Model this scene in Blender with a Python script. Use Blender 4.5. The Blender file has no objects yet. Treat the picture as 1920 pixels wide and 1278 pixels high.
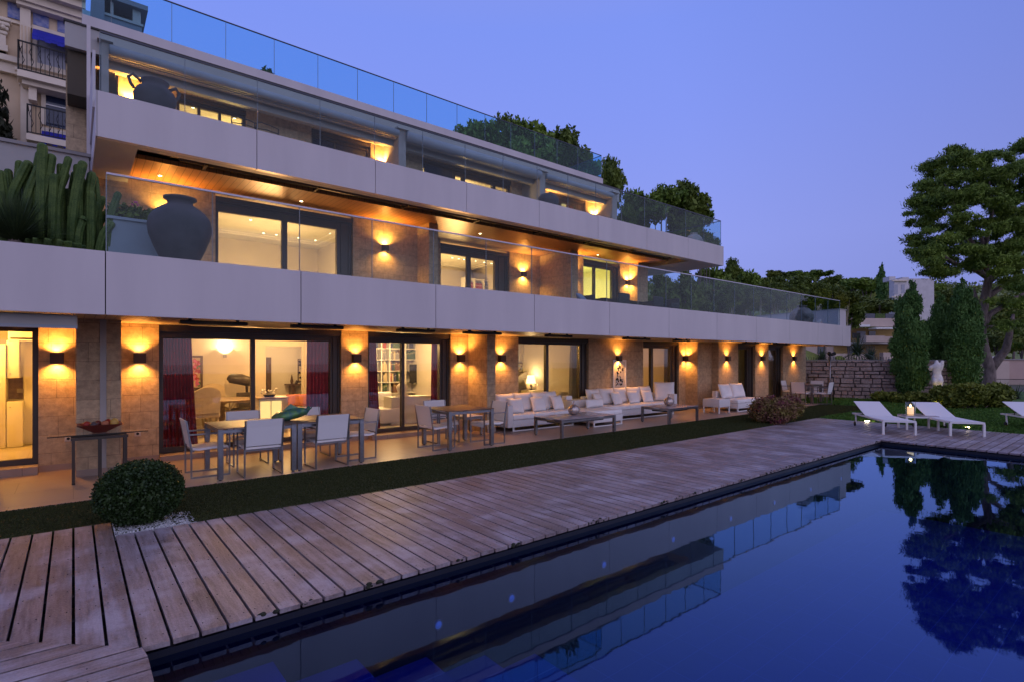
import bpy, math, random
import numpy as np
from mathutils import Vector, Matrix, noise
random.seed(7); RNG = np.random.default_rng(7)
scene = bpy.context.scene
R = math.radians

# ------------------------------------------------------------------ camera, sky, exposure
YAW = 39.232
F_PX, V0, CU, H = 1007.2, 672.0, 960.0, 1.78      # focal length in px of a 1920 wide frame, horizon row, centre, eye height
SA, CA = math.sin(R(YAW)), math.cos(R(YAW))
cam_d = bpy.data.cameras.new("camera"); cam = bpy.data.objects.new("camera", cam_d)
scene.collection.objects.link(cam); scene.camera = cam
cam.location = (0, 0, H); cam.rotation_euler = (R(90), 0, -R(YAW))
cam_d.sensor_width = 36; cam_d.lens = 36 * F_PX / 1920
cam_d.shift_y = 33 / 1920; cam_d.clip_start = .05; cam_d.clip_end = 3000

def wx(u, Y):                    # world X of the facade feature seen at column u on the plane Y
    r = (u - CU) / F_PX
    return Y * (SA + r * CA) / (CA - r * SA)
def at(u, v, Y):                 # world point on the plane Y
    r = (u - CU) / F_PX; D = Y / (CA - r * SA)
    return Vector((D * (SA + r * CA), Y, H - (v - V0) * D / F_PX))
def dist(u, v, D):               # world point at depth D
    r = (u - CU) / F_PX
    return Vector((D * (SA + r * CA), D * (CA - r * SA), H - (v - V0) * D / F_PX))

w = bpy.data.worlds.new("World"); scene.world = w; w.use_nodes = True
nt = w.node_tree; N = nt.nodes; L = nt.links; N.clear()
out = N.new("ShaderNodeOutputWorld"); bg = N.new("ShaderNodeBackground"); L.new(bg.outputs[0], out.inputs[0])
tc = N.new("ShaderNodeTexCoord"); sx = N.new("ShaderNodeSeparateXYZ"); L.new(tc.outputs["Generated"], sx.inputs[0])
def ramp(stops):
    c = N.new("ShaderNodeValToRGB"); e = c.color_ramp.elements
    e[0].position = stops[0][0]; e[0].color = (*stops[0][1], 1)
    e[1].position = stops[-1][0]; e[1].color = (*stops[-1][1], 1)
    for p, q in stops[1:-1]:
        x = e.new(p); x.color = (*q, 1)
    return c
front = ramp([(0, (.27, .31, .72)), (.2, (.285, .345, .86)), (.4, (.235, .32, .90)), (.52, (.212, .308, .90)), (.65, (.25, .31, .80)), (.8, (.36, .37, .70)), (1, (.38, .37, .68))])
back = ramp([(0, (.92, .86, 1.2)), (.12, (.92, .88, 1.25)), (.35, (.80, .78, 1.18)), (.7, (.54, .55, .95)), (1, (.38, .37, .68))])
L.new(sx.outputs[2], front.inputs[0]); L.new(sx.outputs[2], back.inputs[0])
mr = N.new("ShaderNodeMapRange"); mr.inputs[1].default_value = .1; mr.inputs[2].default_value = -.7
L.new(sx.outputs[1], mr.inputs[0])
mx = N.new("ShaderNodeMix"); mx.data_type = 'RGBA'
side = N.new("ShaderNodeMapRange"); side.inputs[1].default_value = 0; side.inputs[2].default_value = .5; side.inputs[3].default_value = .77; side.inputs[4].default_value = 1.0
L.new(sx.outputs[1], side.inputs[0])
fm = N.new("ShaderNodeVectorMath"); fm.operation = 'SCALE'; L.new(front.outputs[0], fm.inputs[0]); L.new(side.outputs[0], fm.inputs[3])
L.new(mr.outputs[0], mx.inputs[0]); L.new(fm.outputs[0], mx.inputs[6]); L.new(back.outputs[0], mx.inputs[7])
L.new(mx.outputs[2], bg.inputs[0]); bg.inputs[1].default_value = 1.0

scene.view_settings.view_transform = 'Standard'; scene.view_settings.look = 'None'
scene.view_settings.exposure = 0; scene.view_settings.gamma = 1
scene.render.engine = 'CYCLES'
cy = scene.cycles
cy.max_bounces = 8; cy.diffuse_bounces = 3; cy.glossy_bounces = 4; cy.transparent_max_bounces = 24
cy.transmission_bounces = 4; cy.sample_clamp_indirect = 4; cy.caustics_reflective = False; cy.caustics_refractive = False
cy.use_denoising = True

# ------------------------------------------------------------------ materials
M = {}
def newmat(name):
    m = bpy.data.materials.new(name); m.use_nodes = True; M[name] = m
    return m, m.node_tree.nodes, m.node_tree.links, m.node_tree.nodes["Principled BSDF"]
def coords(n, l, kind="Object", scale=(1, 1, 1)):
    t = n.new("ShaderNodeTexCoord"); mp = n.new("ShaderNodeMapping"); mp.inputs[3].default_value = scale
    l.new(t.outputs[kind], mp.inputs[0]); return mp.outputs[0]
def noise_n(n, l, vec, scale, detail=4, rough=.55):
    t = n.new("ShaderNodeTexNoise"); t.inputs["Scale"].default_value = scale; t.inputs["Detail"].default_value = detail
    t.inputs["Roughness"].default_value = rough; l.new(vec, t.inputs["Vector"]); return t.outputs[0]
def crange(n, l, fac, a, b, lo=.3, hi=.7):
    c = n.new("ShaderNodeValToRGB"); c.color_ramp.elements[0].position = lo; c.color_ramp.elements[1].position = hi
    c.color_ramp.elements[0].color = (*a, 1); c.color_ramp.elements[1].color = (*b, 1); l.new(fac, c.inputs[0]); return c.outputs[0]
def mixc(n, l, fac, a, b, mode='MIX'):
    x = n.new("ShaderNodeMix"); x.data_type = 'RGBA'; x.blend_type = mode
    if isinstance(fac, float): x.inputs[0].default_value = fac
    else: l.new(fac, x.inputs[0])
    for i, q in ((6, a), (7, b)):
        if isinstance(q, tuple): x.inputs[i].default_value = (*q, 1)
        else: l.new(q, x.inputs[i])
    return x.outputs[2]
def bump(n, l, b, h, strength=.3, dist=.01):
    x = n.new("ShaderNodeBump"); x.inputs["Strength"].default_value = strength; x.inputs["Distance"].default_value = dist
    l.new(h, x.inputs["Height"]); l.new(x.outputs[0], b.inputs["Normal"])
def pm(name, c1, c2=None, rough=.6, metal=0, scale=6, bmp=0, bscale=None, kind="Object", stretch=(1, 1, 1)):
    m, n, l, b = newmat(name)
    b.inputs["Roughness"].default_value = rough; b.inputs["Metallic"].default_value = metal
    v = coords(n, l, kind, stretch)
    if c2 is None: c2 = tuple(x * .82 for x in c1)
    f = noise_n(n, l, v, scale)
    l.new(crange(n, l, f, c2, c1), b.inputs["Base Color"])
    if bmp:
        bump(n, l, b, noise_n(n, l, v, bscale or scale * 4), bmp)
    return m
def emit(name, col, s):
    m, n, l, b = newmat(name)
    b.inputs["Base Color"].default_value = (*col, 1); b.inputs["Emission Color"].default_value = (*col, 1)
    b.inputs["Emission Strength"].default_value = s
    return m
def pane(name, tint, f0=.04, rough=0.0, refl=(1, 1, 1), wav=0, gz=1.0):
    m, n, l, b = newmat(name); n.remove(b)
    o = n["Material Output"]
    tr = n.new("ShaderNodeBsdfTransparent"); tr.inputs[0].default_value = (*tint, 1)
    gl = n.new("ShaderNodeBsdfGlossy"); gl.inputs[0].default_value = (*refl, 1); gl.inputs["Roughness"].default_value = rough
    lw = n.new("ShaderNodeLayerWeight"); lw.inputs[0].default_value = .5
    p = n.new("ShaderNodeMath"); p.operation = 'POWER'; p.inputs[1].default_value = 5; l.new(lw.outputs["Facing"], p.inputs[0])
    q = n.new("ShaderNodeMath"); q.operation = 'MULTIPLY_ADD'; q.inputs[1].default_value = (1 - f0) * gz; q.inputs[2].default_value = f0
    l.new(p.outputs[0], q.inputs[0])
    mxs = n.new("ShaderNodeMixShader"); l.new(q.outputs[0], mxs.inputs[0]); l.new(tr.outputs[0], mxs.inputs[1]); l.new(gl.outputs[0], mxs.inputs[2])
    l.new(mxs.outputs[0], o.inputs[0])
    if wav:
        v = coords(n, l, "Object", (1, 1, .35)); bp = n.new("ShaderNodeBump"); bp.inputs["Strength"].default_value = wav; bp.inputs["Distance"].default_value = .02
        l.new(noise_n(n, l, v, 2.2, 2), bp.inputs["Height"]); l.new(bp.outputs[0], gl.inputs["Normal"]); 
    return m

def ashlar(name, c1, c2, joint, bw=.62, rh=.31, bmp=.5, distort=0.0, mort=.006, grime=.25):
    m, n, l, b = newmat(name); b.inputs["Roughness"].default_value = .85
    v = coords(n, l, "UV")
    if distort:
        nz = n.new("ShaderNodeTexNoise"); nz.inputs["Scale"].default_value = 2.6; l.new(v, nz.inputs["Vector"])
        sb = n.new("ShaderNodeVectorMath"); sb.operation = 'SUBTRACT'; sb.inputs[1].default_value = (.5, .5, .5); l.new(nz.outputs[1], sb.inputs[0])
        sc = n.new("ShaderNodeVectorMath"); sc.operation = 'SCALE'; sc.inputs[3].default_value = distort; l.new(sb.outputs[0], sc.inputs[0])
        ad = n.new("ShaderNodeVectorMath"); ad.operation = 'ADD'; l.new(v, ad.inputs[0]); l.new(sc.outputs[0], ad.inputs[1]); v2 = ad.outputs[0]
    else: v2 = v
    def brick(width, row, off, sq, vec):
        t = n.new("ShaderNodeTexBrick"); t.inputs["Scale"].default_value = 1; t.inputs["Brick Width"].default_value = width
        t.inputs["Row Height"].default_value = row; t.inputs["Mortar Size"].default_value = mort; t.inputs["Mortar Smooth"].default_value = .3
        t.offset = off; t.squash = sq; t.squash_frequency = 3; t.offset_frequency = 2
        t.inputs["Color1"].default_value = (*c1, 1); t.inputs["Color2"].default_value = (*c2, 1); t.inputs["Mortar"].default_value = (*joint, 1)
        l.new(vec, t.inputs["Vector"]); return t
    A = brick(bw, rh, .37, .62, v2)
    B = brick(bw * .55, rh, .61, 1.45, v2)
    # choose between the two bonds course by course so block lengths vary
    sp = n.new("ShaderNodeSeparateXYZ"); l.new(v2, sp.inputs[0])
    dv = n.new("ShaderNodeMath"); dv.operation = 'DIVIDE'; dv.inputs[1].default_value = rh; l.new(sp.outputs[1], dv.inputs[0])
    fl = n.new("ShaderNodeMath"); fl.operation = 'FLOOR'; l.new(dv.outputs[0], fl.inputs[0])
    wn = n.new("ShaderNodeTexWhiteNoise"); wn.noise_dimensions = '1D'; l.new(fl.outputs[0], wn.inputs["W"])
    gt = n.new("ShaderNodeMath"); gt.operation = 'GREATER_THAN'; gt.inputs[1].default_value = .55; l.new(wn.outputs[0], gt.inputs[0])
    col = mixc(n, l, gt.outputs[0], A.outputs[0], B.outputs[0])
    g = noise_n(n, l, v, 9, 6, .7); col = mixc(n, l, grime, col, crange(n, l, g, tuple(x * .45 for x in c1), tuple(min(1, x * 1.25) for x in c1), .35, .65))
    l.new(col, b.inputs["Base Color"])
    fm = n.new("ShaderNodeMix"); l.new(gt.outputs[0], fm.inputs[0]); l.new(A.outputs[1], fm.inputs[2]); l.new(B.outputs[1], fm.inputs[3])
    hh = n.new("ShaderNodeMath"); hh.operation = 'MULTIPLY_ADD'; hh.inputs[1].default_value = -1.2; l.new(fm.outputs[0], hh.inputs[0])
    l.new(noise_n(n, l, v, 40, 6, .7), hh.inputs[2]); bump(n, l, b, hh.outputs[0], bmp, .012)
    return m
ashlar("limestone", (.52, .385, .235), (.37, .27, .17), (.09, .06, .04), bw=.56, rh=.29, mort=.0045, grime=.5)
ashlar("rubble_stone", (.40, .33, .30), (.25, .20, .19), (.05, .04, .04), bw=.5, rh=.22, bmp=1.0, distort=.13, mort=.014, grime=.5)

pm("panel", (.57, .52, .53), (.50, .455, .47), .42, scale=1.1, stretch=(1.6, 1, .25), bmp=.03, bscale=3)
pm("panel_taupe", (.40, .385, .37), None, .6, scale=1)
pm("joint_dark", (.03, .03, .035), None, .8)
pm("plaster_warm", (.62, .56, .47), (.58, .52, .43), .8, scale=2)
pm("plaster_white", (.75, .72, .68), (.7, .67, .63), .7, scale=2)
pm("kitchen_white", (.78, .74, .62), (.76, .72, .6), .35, scale=1)
pm("ceiling_white", (.75, .72, .66), None, .8, scale=1)
pm("bronze_frame", (.065, .05, .042), (.05, .04, .034), .4, .5, scale=3)
pm("dark_metal", (.035, .032, .03), None, .45, .6)
pm("lamp_metal", (.07, .035, .022), (.05, .026, .018), .5, .3)
pm("steel", (.27, .265, .28), (.2, .195, .205), .3, .85, scale=12)
pm("white_paint", (.78, .76, .73), (.72, .70, .68), .45, scale=3)
pm("sling_white", (.72, .70, .70), (.66, .64, .65), .7, scale=300, bmp=.15, bscale=500)
pm("cushion_white", (.86, .82, .80), (.78, .74, .73), .85, scale=4, bmp=.35, bscale=7)
pm("wicker_white", (.76, .72, .71), (.6, .57, .56), .7, scale=120, bmp=.4, bscale=160)
pm("table_top", (.17, .11, .08), (.12, .08, .06), .42, scale=14)
pm("table_glass_top", (.36, .31, .32), (.31, .27, .28), .22, scale=4)
pm("gravel_white", (.7, .7, .7), (.35, .35, .36), .8, scale=60, bmp=1, bscale=90)
pm("terracotta_dark", (.095, .07, .075), (.05, .038, .042), .75, scale=4, bmp=.25, bscale=9)
pm("terracotta_blotch", (.30, .25, .24), (.05, .04, .04), .85, scale=3.2, bmp=.6, bscale=18)
pm("urn_pale", (.42, .36, .33), (.28, .24, .22), .8, scale=6, bmp=.4)
pm("planter_zinc", (.30, .33, .38), (.24, .27, .31), .5, scale=2)
pm("curtain_red", (.30, .028, .055), (.17, .015, .035), .8, scale=3)
pm("curtain_cream", (.50, .43, .26), (.40, .34, .2), .85, scale=3)
pm("wood_dark", (.10, .055, .03), (.06, .03, .018), .45, scale=5, stretch=(1, 8, 1))
pm("wood_mid", (.28, .17, .09), (.2, .12, .06), .45, scale=5, stretch=(1, 8, 1))
pm("upholstery_cream", (.62, .52, .36), (.52, .43, .29), .85, scale=9)
pm("bedding", (.62, .55, .42), None, .9, scale=3, bmp=.4, bscale=6)
pm("headboard", (.30, .25, .2), (.24, .2, .16), .7, scale=12)
pm("marble", (.36, .25, .16), (.14, .09, .06), .4, scale=14)
pm("statue_stone", (.78, .72, .66), (.58, .53, .49), .75, scale=5, bmp=.4, bscale=25)
pm("concrete", (.32, .30, .29), (.26, .245, .235), .85, scale=4, bmp=.2)
pm("stucco_cream", (.70, .53, .35), (.62, .47, .31), .85, scale=1.5, bmp=.1)
pm("stucco_trim", (.78, .66, .51), (.70, .59, .46), .8, scale=3)
pm("stucco_pink", (.52, .37, .31), (.47, .33, .28), .85, scale=1.2)
pm("stucco_pale", (.58, .46, .38), (.52, .41, .34), .85, scale=1.2)
pm("stucco_white", (.66, .62, .62), None, .85, scale=1.5)
pm("yellow_wall", (.50, .34, .13), (.42, .28, .1), .85, scale=2)
pm("awning_blue", (.012, .02, .42), (.01, .015, .3), .7, scale=5)
pm("frieze_tile", (.05, .10, .35), (.30, .30, .45), .4, scale=9)
pm("shutter_grey", (.42, .43, .5), None, .6, scale=3)
pm("window_dark", (.02, .03, .07), None, .08, 0)
pm("iron_black", (.012, .012, .014), None, .5, .4)
pm("bark", (.25, .19, .175), (.10, .075, .07), .95, scale=9, bmp=1, bscale=18, stretch=(1, 1, .35))
pm("bark_pale", (.45, .40, .33), (.25, .21, .17), .9, scale=9, bmp=.6, bscale=22)
pm("tile_terrace", (.33, .235, .18), (.27, .19, .145), .33, scale=1.6)
pm("book_red", (.26, .04, .03)); pm("book_brown", (.16, .08, .04)); pm("book_green", (.05, .09, .05)); pm("book_navy", (.03, .04, .1)); pm("book_cream", (.5, .42, .28)); pm("book_grey", (.2, .2, .22))
pm("screen_black", (.012, .012, .014), None, .2)
pm("sculpture_dark", (.06, .05, .045), (.03, .026, .024), .4, bmp=.3)
pm("fish_green", (.13, .30, .06), (.02, .09, .16), .25, scale=9)
pm("apple_red", (.35, .03, .02)); pm("pear_yellow", (.55, .35, .08)); pm("bowl_red", (.16, .03, .025), None, .35)
pm("moss", (.03, .035, .015), (.012, .012, .008), .95, scale=40)
pm("rubber", (.02, .02, .02), None, .9)
pm("white_plastic", (.62, .55, .47), None, .5)
pm("silver_vase", (.62, .52, .46), (.35, .29, .26), .22, .7, scale=16, bmp=.6, bscale=24)
pm("wicker_dark", (.05, .04, .038), (.025, .02, .02), .8, scale=90, bmp=.4, bscale=120)
pm("pillow_blue", (.25, .27, .36), None, .9)
pm("terracotta_cushion", (.45, .16, .08), None, .9)
pm("slate_chimney", (.17, .19, .24), (.14, .16, .2), .5, scale=2)
pm("white_flower", (.85, .82, .75), None, .6); pm("pink_flower", (.6, .12, .3), None, .6)
pm("wax", (.75, .6, .42), None, .5)
emit("glow_warm", (1, .62, .25), 14); emit("glow_hot", (1, .78, .45), 22); emit("glow_shade", (1, .72, .36), 3.2)
emit("flame", (1, .6, .22), 25); emit("glow_cabinet", (1, .78, .3), 1.1); emit("pool_lens", (.25, .5, .9), .14); emit("glow_yellow", (1, .82, .3), 9)
pane("glass_rail", (.80, .90, .93), .012, gz=.35)
pm("glass_edge", (.16, .21, .24), None, .3); pm("rail_light", (.45, .43, .5), None, .35, .4); pm("rail_dark", (.05, .055, .08), None, .35, .4)
pane("glass_roof", (.66, .87, .95), .012, wav=.15)
pane("glass_window", (.88, .9, .9), .03)
pane("glass_clear", (.93, .96, .96), .04)

pm("shaded_underside", (.075, .06, .04), None, .8, scale=2)  # shade under the roof edge put into this base colour
for nm_ in ("curtain_red", "curtain_cream"):          # thin cloth lets the room light through
    t_ = M[nm_].node_tree; b_ = t_.nodes["Principled BSDF"]; tl = t_.nodes.new("ShaderNodeBsdfTranslucent"); ms = t_.nodes.new("ShaderNodeMixShader"); ms.inputs[0].default_value = .16
    t_.links.new(b_.inputs["Base Color"].links[0].from_socket, tl.inputs[0]); t_.links.new(b_.outputs[0], ms.inputs[1]); t_.links.new(tl.outputs[0], ms.inputs[2]); t_.links.new(ms.outputs[0], t_.nodes["Material Output"].inputs[0])

# slatted timber ceiling: boards run across the balcony, seams from UV
def slat_mat(name, c1, c2, pitch, axis=0, rough=.35):
    m, n, l, b = newmat(name); b.inputs["Roughness"].default_value = rough
    v = coords(n, l, "UV"); sp = n.new("ShaderNodeSeparateXYZ"); l.new(v, sp.inputs[0])
    d = n.new("ShaderNodeMath"); d.operation = 'DIVIDE'; d.inputs[1].default_value = pitch; l.new(sp.outputs[axis], d.inputs[0])
    fr = n.new("ShaderNodeMath"); fr.operation = 'FRACT'; l.new(d.outputs[0], fr.inputs[0])
    fl = n.new("ShaderNodeMath"); fl.operation = 'FLOOR'; l.new(d.outputs[0], fl.inputs[0])
    wn = n.new("ShaderNodeTexWhiteNoise"); wn.noise_dimensions = '1D'; l.new(fl.outputs[0], wn.inputs["W"])
    c = crange(n, l, wn.outputs[0], c2, c1, 0, 1)
    gr = noise_n(n, l, coords(n, l, "UV", (6, 1.2, 1) if axis == 0 else (1.2, 6, 1)), 5, 5)
    c = mixc(n, l, .35, c, crange(n, l, gr, tuple(x * .6 for x in c1), c1))
    g = n.new("ShaderNodeMath"); g.operation = 'LESS_THAN'; g.inputs[1].default_value = .07; l.new(fr.outputs[0], g.inputs[0])
    l.new(mixc(n, l, g.outputs[0], c, tuple(x * .12 for x in c1)), b.inputs["Base Color"])
    return m
slat_mat("soffit_slats", (.42, .23, .10), (.36, .19, .08), .13)
slat_mat("soffit_slats_pale", (.46, .37, .27), (.42, .33, .24), .12)

# weathered decking: colour differs board to board, silvery towards open grain, stains
def deck_mat(name, axis):
    m, n, l, b = newmat(name); b.inputs["Roughness"].default_value = .62
    v = coords(n, l, "UV"); sp = n.new("ShaderNodeSeparateXYZ"); l.new(v, sp.inputs[0])
    d = n.new("ShaderNodeMath"); d.operation = 'DIVIDE'; d.inputs[1].default_value = .161; l.new(sp.outputs[axis], d.inputs[0])
    fl = n.new("ShaderNodeMath"); fl.operation = 'FLOOR'; l.new(d.outputs[0], fl.inputs[0])
    wn = n.new("ShaderNodeTexWhiteNoise"); wn.noise_dimensions = '1D'; l.new(fl.outputs[0], wn.inputs["W"])
    base = crange(n, l, wn.outputs[0], (.08, .046, .036), (.31, .235, .22), 0, 1)
    st = (9, .8, 1) if axis == 0 else (.8, 9, 1)
    # shift the grain per board
    off = n.new("ShaderNodeVectorMath"); off.operation = 'ADD'; l.new(coords(n, l, "UV", st), off.inputs[0])
    sc = n.new("ShaderNodeVectorMath"); sc.operation = 'SCALE'; sc.inputs[3].default_value = 37; l.new(wn.outputs[1], sc.inputs[0]); l.new(sc.outputs[0], off.inputs[1])
    grain = noise_n(n, l, off.outputs[0], 3.0, 8, .65)
    c = mixc(n, l, .55, base, crange(n, l, grain, (.055, .032, .027), (.46, .38, .40), .34, .68))
    blot = noise_n(n, l, v, 1.7, 6, .6)
    c = mixc(n, l, crange(n, l, blot, (0, 0, 0), (.8, .8, .8), .47, .62), c, (.44, .40, .45))
    blot2 = noise_n(n, l, off.outputs[0], .55, 4, .6); c = mixc(n, l, crange(n, l, blot2, (.65, .65, .65), (0, 0, 0), .36, .5), c, (.13, .075, .05))
    fine = noise_n(n, l, v, 60, 4, .7)
    c = mixc(n, l, .22, c, crange(n, l, fine, (.06, .04, .035), (.45, .38, .38), .35, .65))
    l.new(c, b.inputs["Base Color"])
    rr = n.new("ShaderNodeMapRange"); rr.inputs[3].default_value = .34; rr.inputs[4].default_value = .62; l.new(blot, rr.inputs[0]); l.new(rr.outputs[0], b.inputs["Roughness"])
    h = n.new("ShaderNodeMath"); h.operation = 'ADD'; l.new(grain, h.inputs[0]); l.new(fine, h.inputs[1]); bump(n, l, b, h.outputs[0], .45, .006)
    return m
deck_mat("deck_across", 0); deck_mat("deck_along", 1)

def grid_tile(name, c1, c2, joint, w_, h_, rough, mort=.006, off=0.0, bmp=.2):
    m, n, l, b = newmat(name)
    v = coords(n, l, "UV"); t = n.new("ShaderNodeTexBrick"); t.offset = off; t.squash = 1
    t.inputs["Scale"].default_value = 1; t.inputs["Brick Width"].default_value = w_; t.inputs["Row Height"].default_value = h_
    t.inputs["Mortar Size"].default_value = mort; t.inputs["Color1"].default_value = (*c1, 1); t.inputs["Color2"].default_value = (*c2, 1); t.inputs["Mortar"].default_value = (*joint, 1)
    l.new(v, t.inputs["Vector"])
    f = noise_n(n, l, v, 2.5, 5, .6)
    l.new(mixc(n, l, .35, t.outputs[0], crange(n, l, f, tuple(x * .7 for x in c1), tuple(x * 1.15 for x in c1))), b.inputs["Base Color"])
    r = n.new("ShaderNodeMapRange"); r.inputs[3].default_value = rough; r.inputs[4].default_value = rough + .25; l.new(f, r.inputs[0]); l.new(r.outputs[0], b.inputs["Roughness"])
    bump(n, l, b, t.outputs[1], -bmp, .004)
    return m
grid_tile("terrace_tile", (.34, .25, .20), (.31, .225, .18), (.14, .10, .08), 1.2, .8, .25, .005, .5)
grid_tile("indoor_tile", (.55, .47, .36), (.52, .44, .34), (.3, .25, .18), .6, .6, .22)
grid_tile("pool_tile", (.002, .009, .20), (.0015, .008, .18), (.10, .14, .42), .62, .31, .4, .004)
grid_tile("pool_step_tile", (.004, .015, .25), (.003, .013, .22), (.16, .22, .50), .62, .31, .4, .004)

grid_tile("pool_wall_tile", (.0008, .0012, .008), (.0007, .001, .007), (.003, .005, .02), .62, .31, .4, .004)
def leaf_mat(name, dark, light, scale=.8, rough=.65):
    m, n, l, b = newmat(name); b.inputs["Roughness"].default_value = rough
    v = coords(n, l, "Object"); f1 = noise_n(n, l, v, scale, 3); f2 = noise_n(n, l, v, scale * 9, 2)
    ad = n.new("ShaderNodeMath"); ad.operation = 'MULTIPLY_ADD'; ad.inputs[1].default_value = .4; l.new(f2, ad.inputs[0])
    m2 = n.new("ShaderNodeMath"); m2.operation = 'MULTIPLY'; m2.inputs[1].default_value = .6; l.new(f1, m2.inputs[0]); l.new(m2.outputs[0], ad.inputs[2])
    l.new(crange(n, l, ad.outputs[0], dark, light, .38, .62), b.inputs["Base Color"])
    b.inputs["Specular IOR Level"].default_value = .25
    return m
leaf_mat("pine_needles", (.06, .115, .016), (.22, .31, .045), .9)
leaf_mat("tree_leaves", (.05, .085, .014), (.16, .21, .03), .9)
leaf_mat("cypress_leaves", (.035, .095, .018), (.11, .21, .045), 2.0)
leaf_mat("hedge_leaves", (.06, .085, .012), (.20, .23, .03), 3)
leaf_mat("box_leaves", (.012, .028, .008), (.035, .065, .015), 9, .45)
leaf_mat("barberry_leaves", (.17, .035, .065), (.22, .20, .04), 2.2)
leaf_mat("hill_leaves", (.07, .11, .02), (.20, .23, .04), .25)
leaf_mat("cactus_skin", (.03, .065, .014), (.10, .15, .035), 6)
leaf_mat("yucca_leaves", (.02, .04, .015), (.06, .09, .03), 4)
leaf_mat("palm_leaves", (.03, .06, .03), (.10, .14, .09), 3)
leaf_mat("dark_conifer", (.010, .013, .006), (.03, .034, .014), 2)
pm("turf", (.046, .056, .007), (.028, .036, .004), .9, scale=25, bmp=1, bscale=180)
pm("lawn", (.07, .17, .014), (.045, .11, .01), .9, scale=12, bmp=1, bscale=140)
pm("earth", (.10, .085, .06), (.06, .05, .035), .95, scale=1, bmp=.5)
pm("sea_water", (.02, .03, .08), None, .15, scale=.05)

# water of the pool
def water():
    m, n, l, b = newmat("pool_water"); n.remove(b); o = n["Material Output"]
    tr = n.new("ShaderNodeBsdfTransparent"); tr.inputs[0].default_value = (.25, .36, .80, 1)
    gl = n.new("ShaderNodeBsdfGlossy"); gl.inputs["Roughness"].default_value = .022; gl.inputs[0].default_value = (.50, .72, 1, 1)
    lw = n.new("ShaderNodeLayerWeight"); lw.inputs[0].default_value = .5
    p = n.new("ShaderNodeMath"); p.operation = 'POWER'; p.inputs[1].default_value = 3.6; l.new(lw.outputs["Facing"], p.inputs[0])
    q = n.new("ShaderNodeMath"); q.operation = 'MULTIPLY_ADD'; q.inputs[1].default_value = .96; q.inputs[2].default_value = .04; l.new(p.outputs[0], q.inputs[0])
    x = n.new("ShaderNodeMixShader"); l.new(q.outputs[0], x.inputs[0]); l.new(tr.outputs[0], x.inputs[1]); l.new(gl.outputs[0], x.inputs[2]); l.new(x.outputs[0], o.inputs[0])
    v = coords(n, l, "Object"); bp = n.new("ShaderNodeBump"); bp.inputs["Strength"].default_value = .06; bp.inputs["Distance"].default_value = .02
    l.new(noise_n(n, l, v, 1.6, 3, .5), bp.inputs["Height"]); l.new(bp.outputs[0], gl.inputs["Normal"]); l.new(bp.outputs[0], lw.inputs["Normal"])
water()

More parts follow.
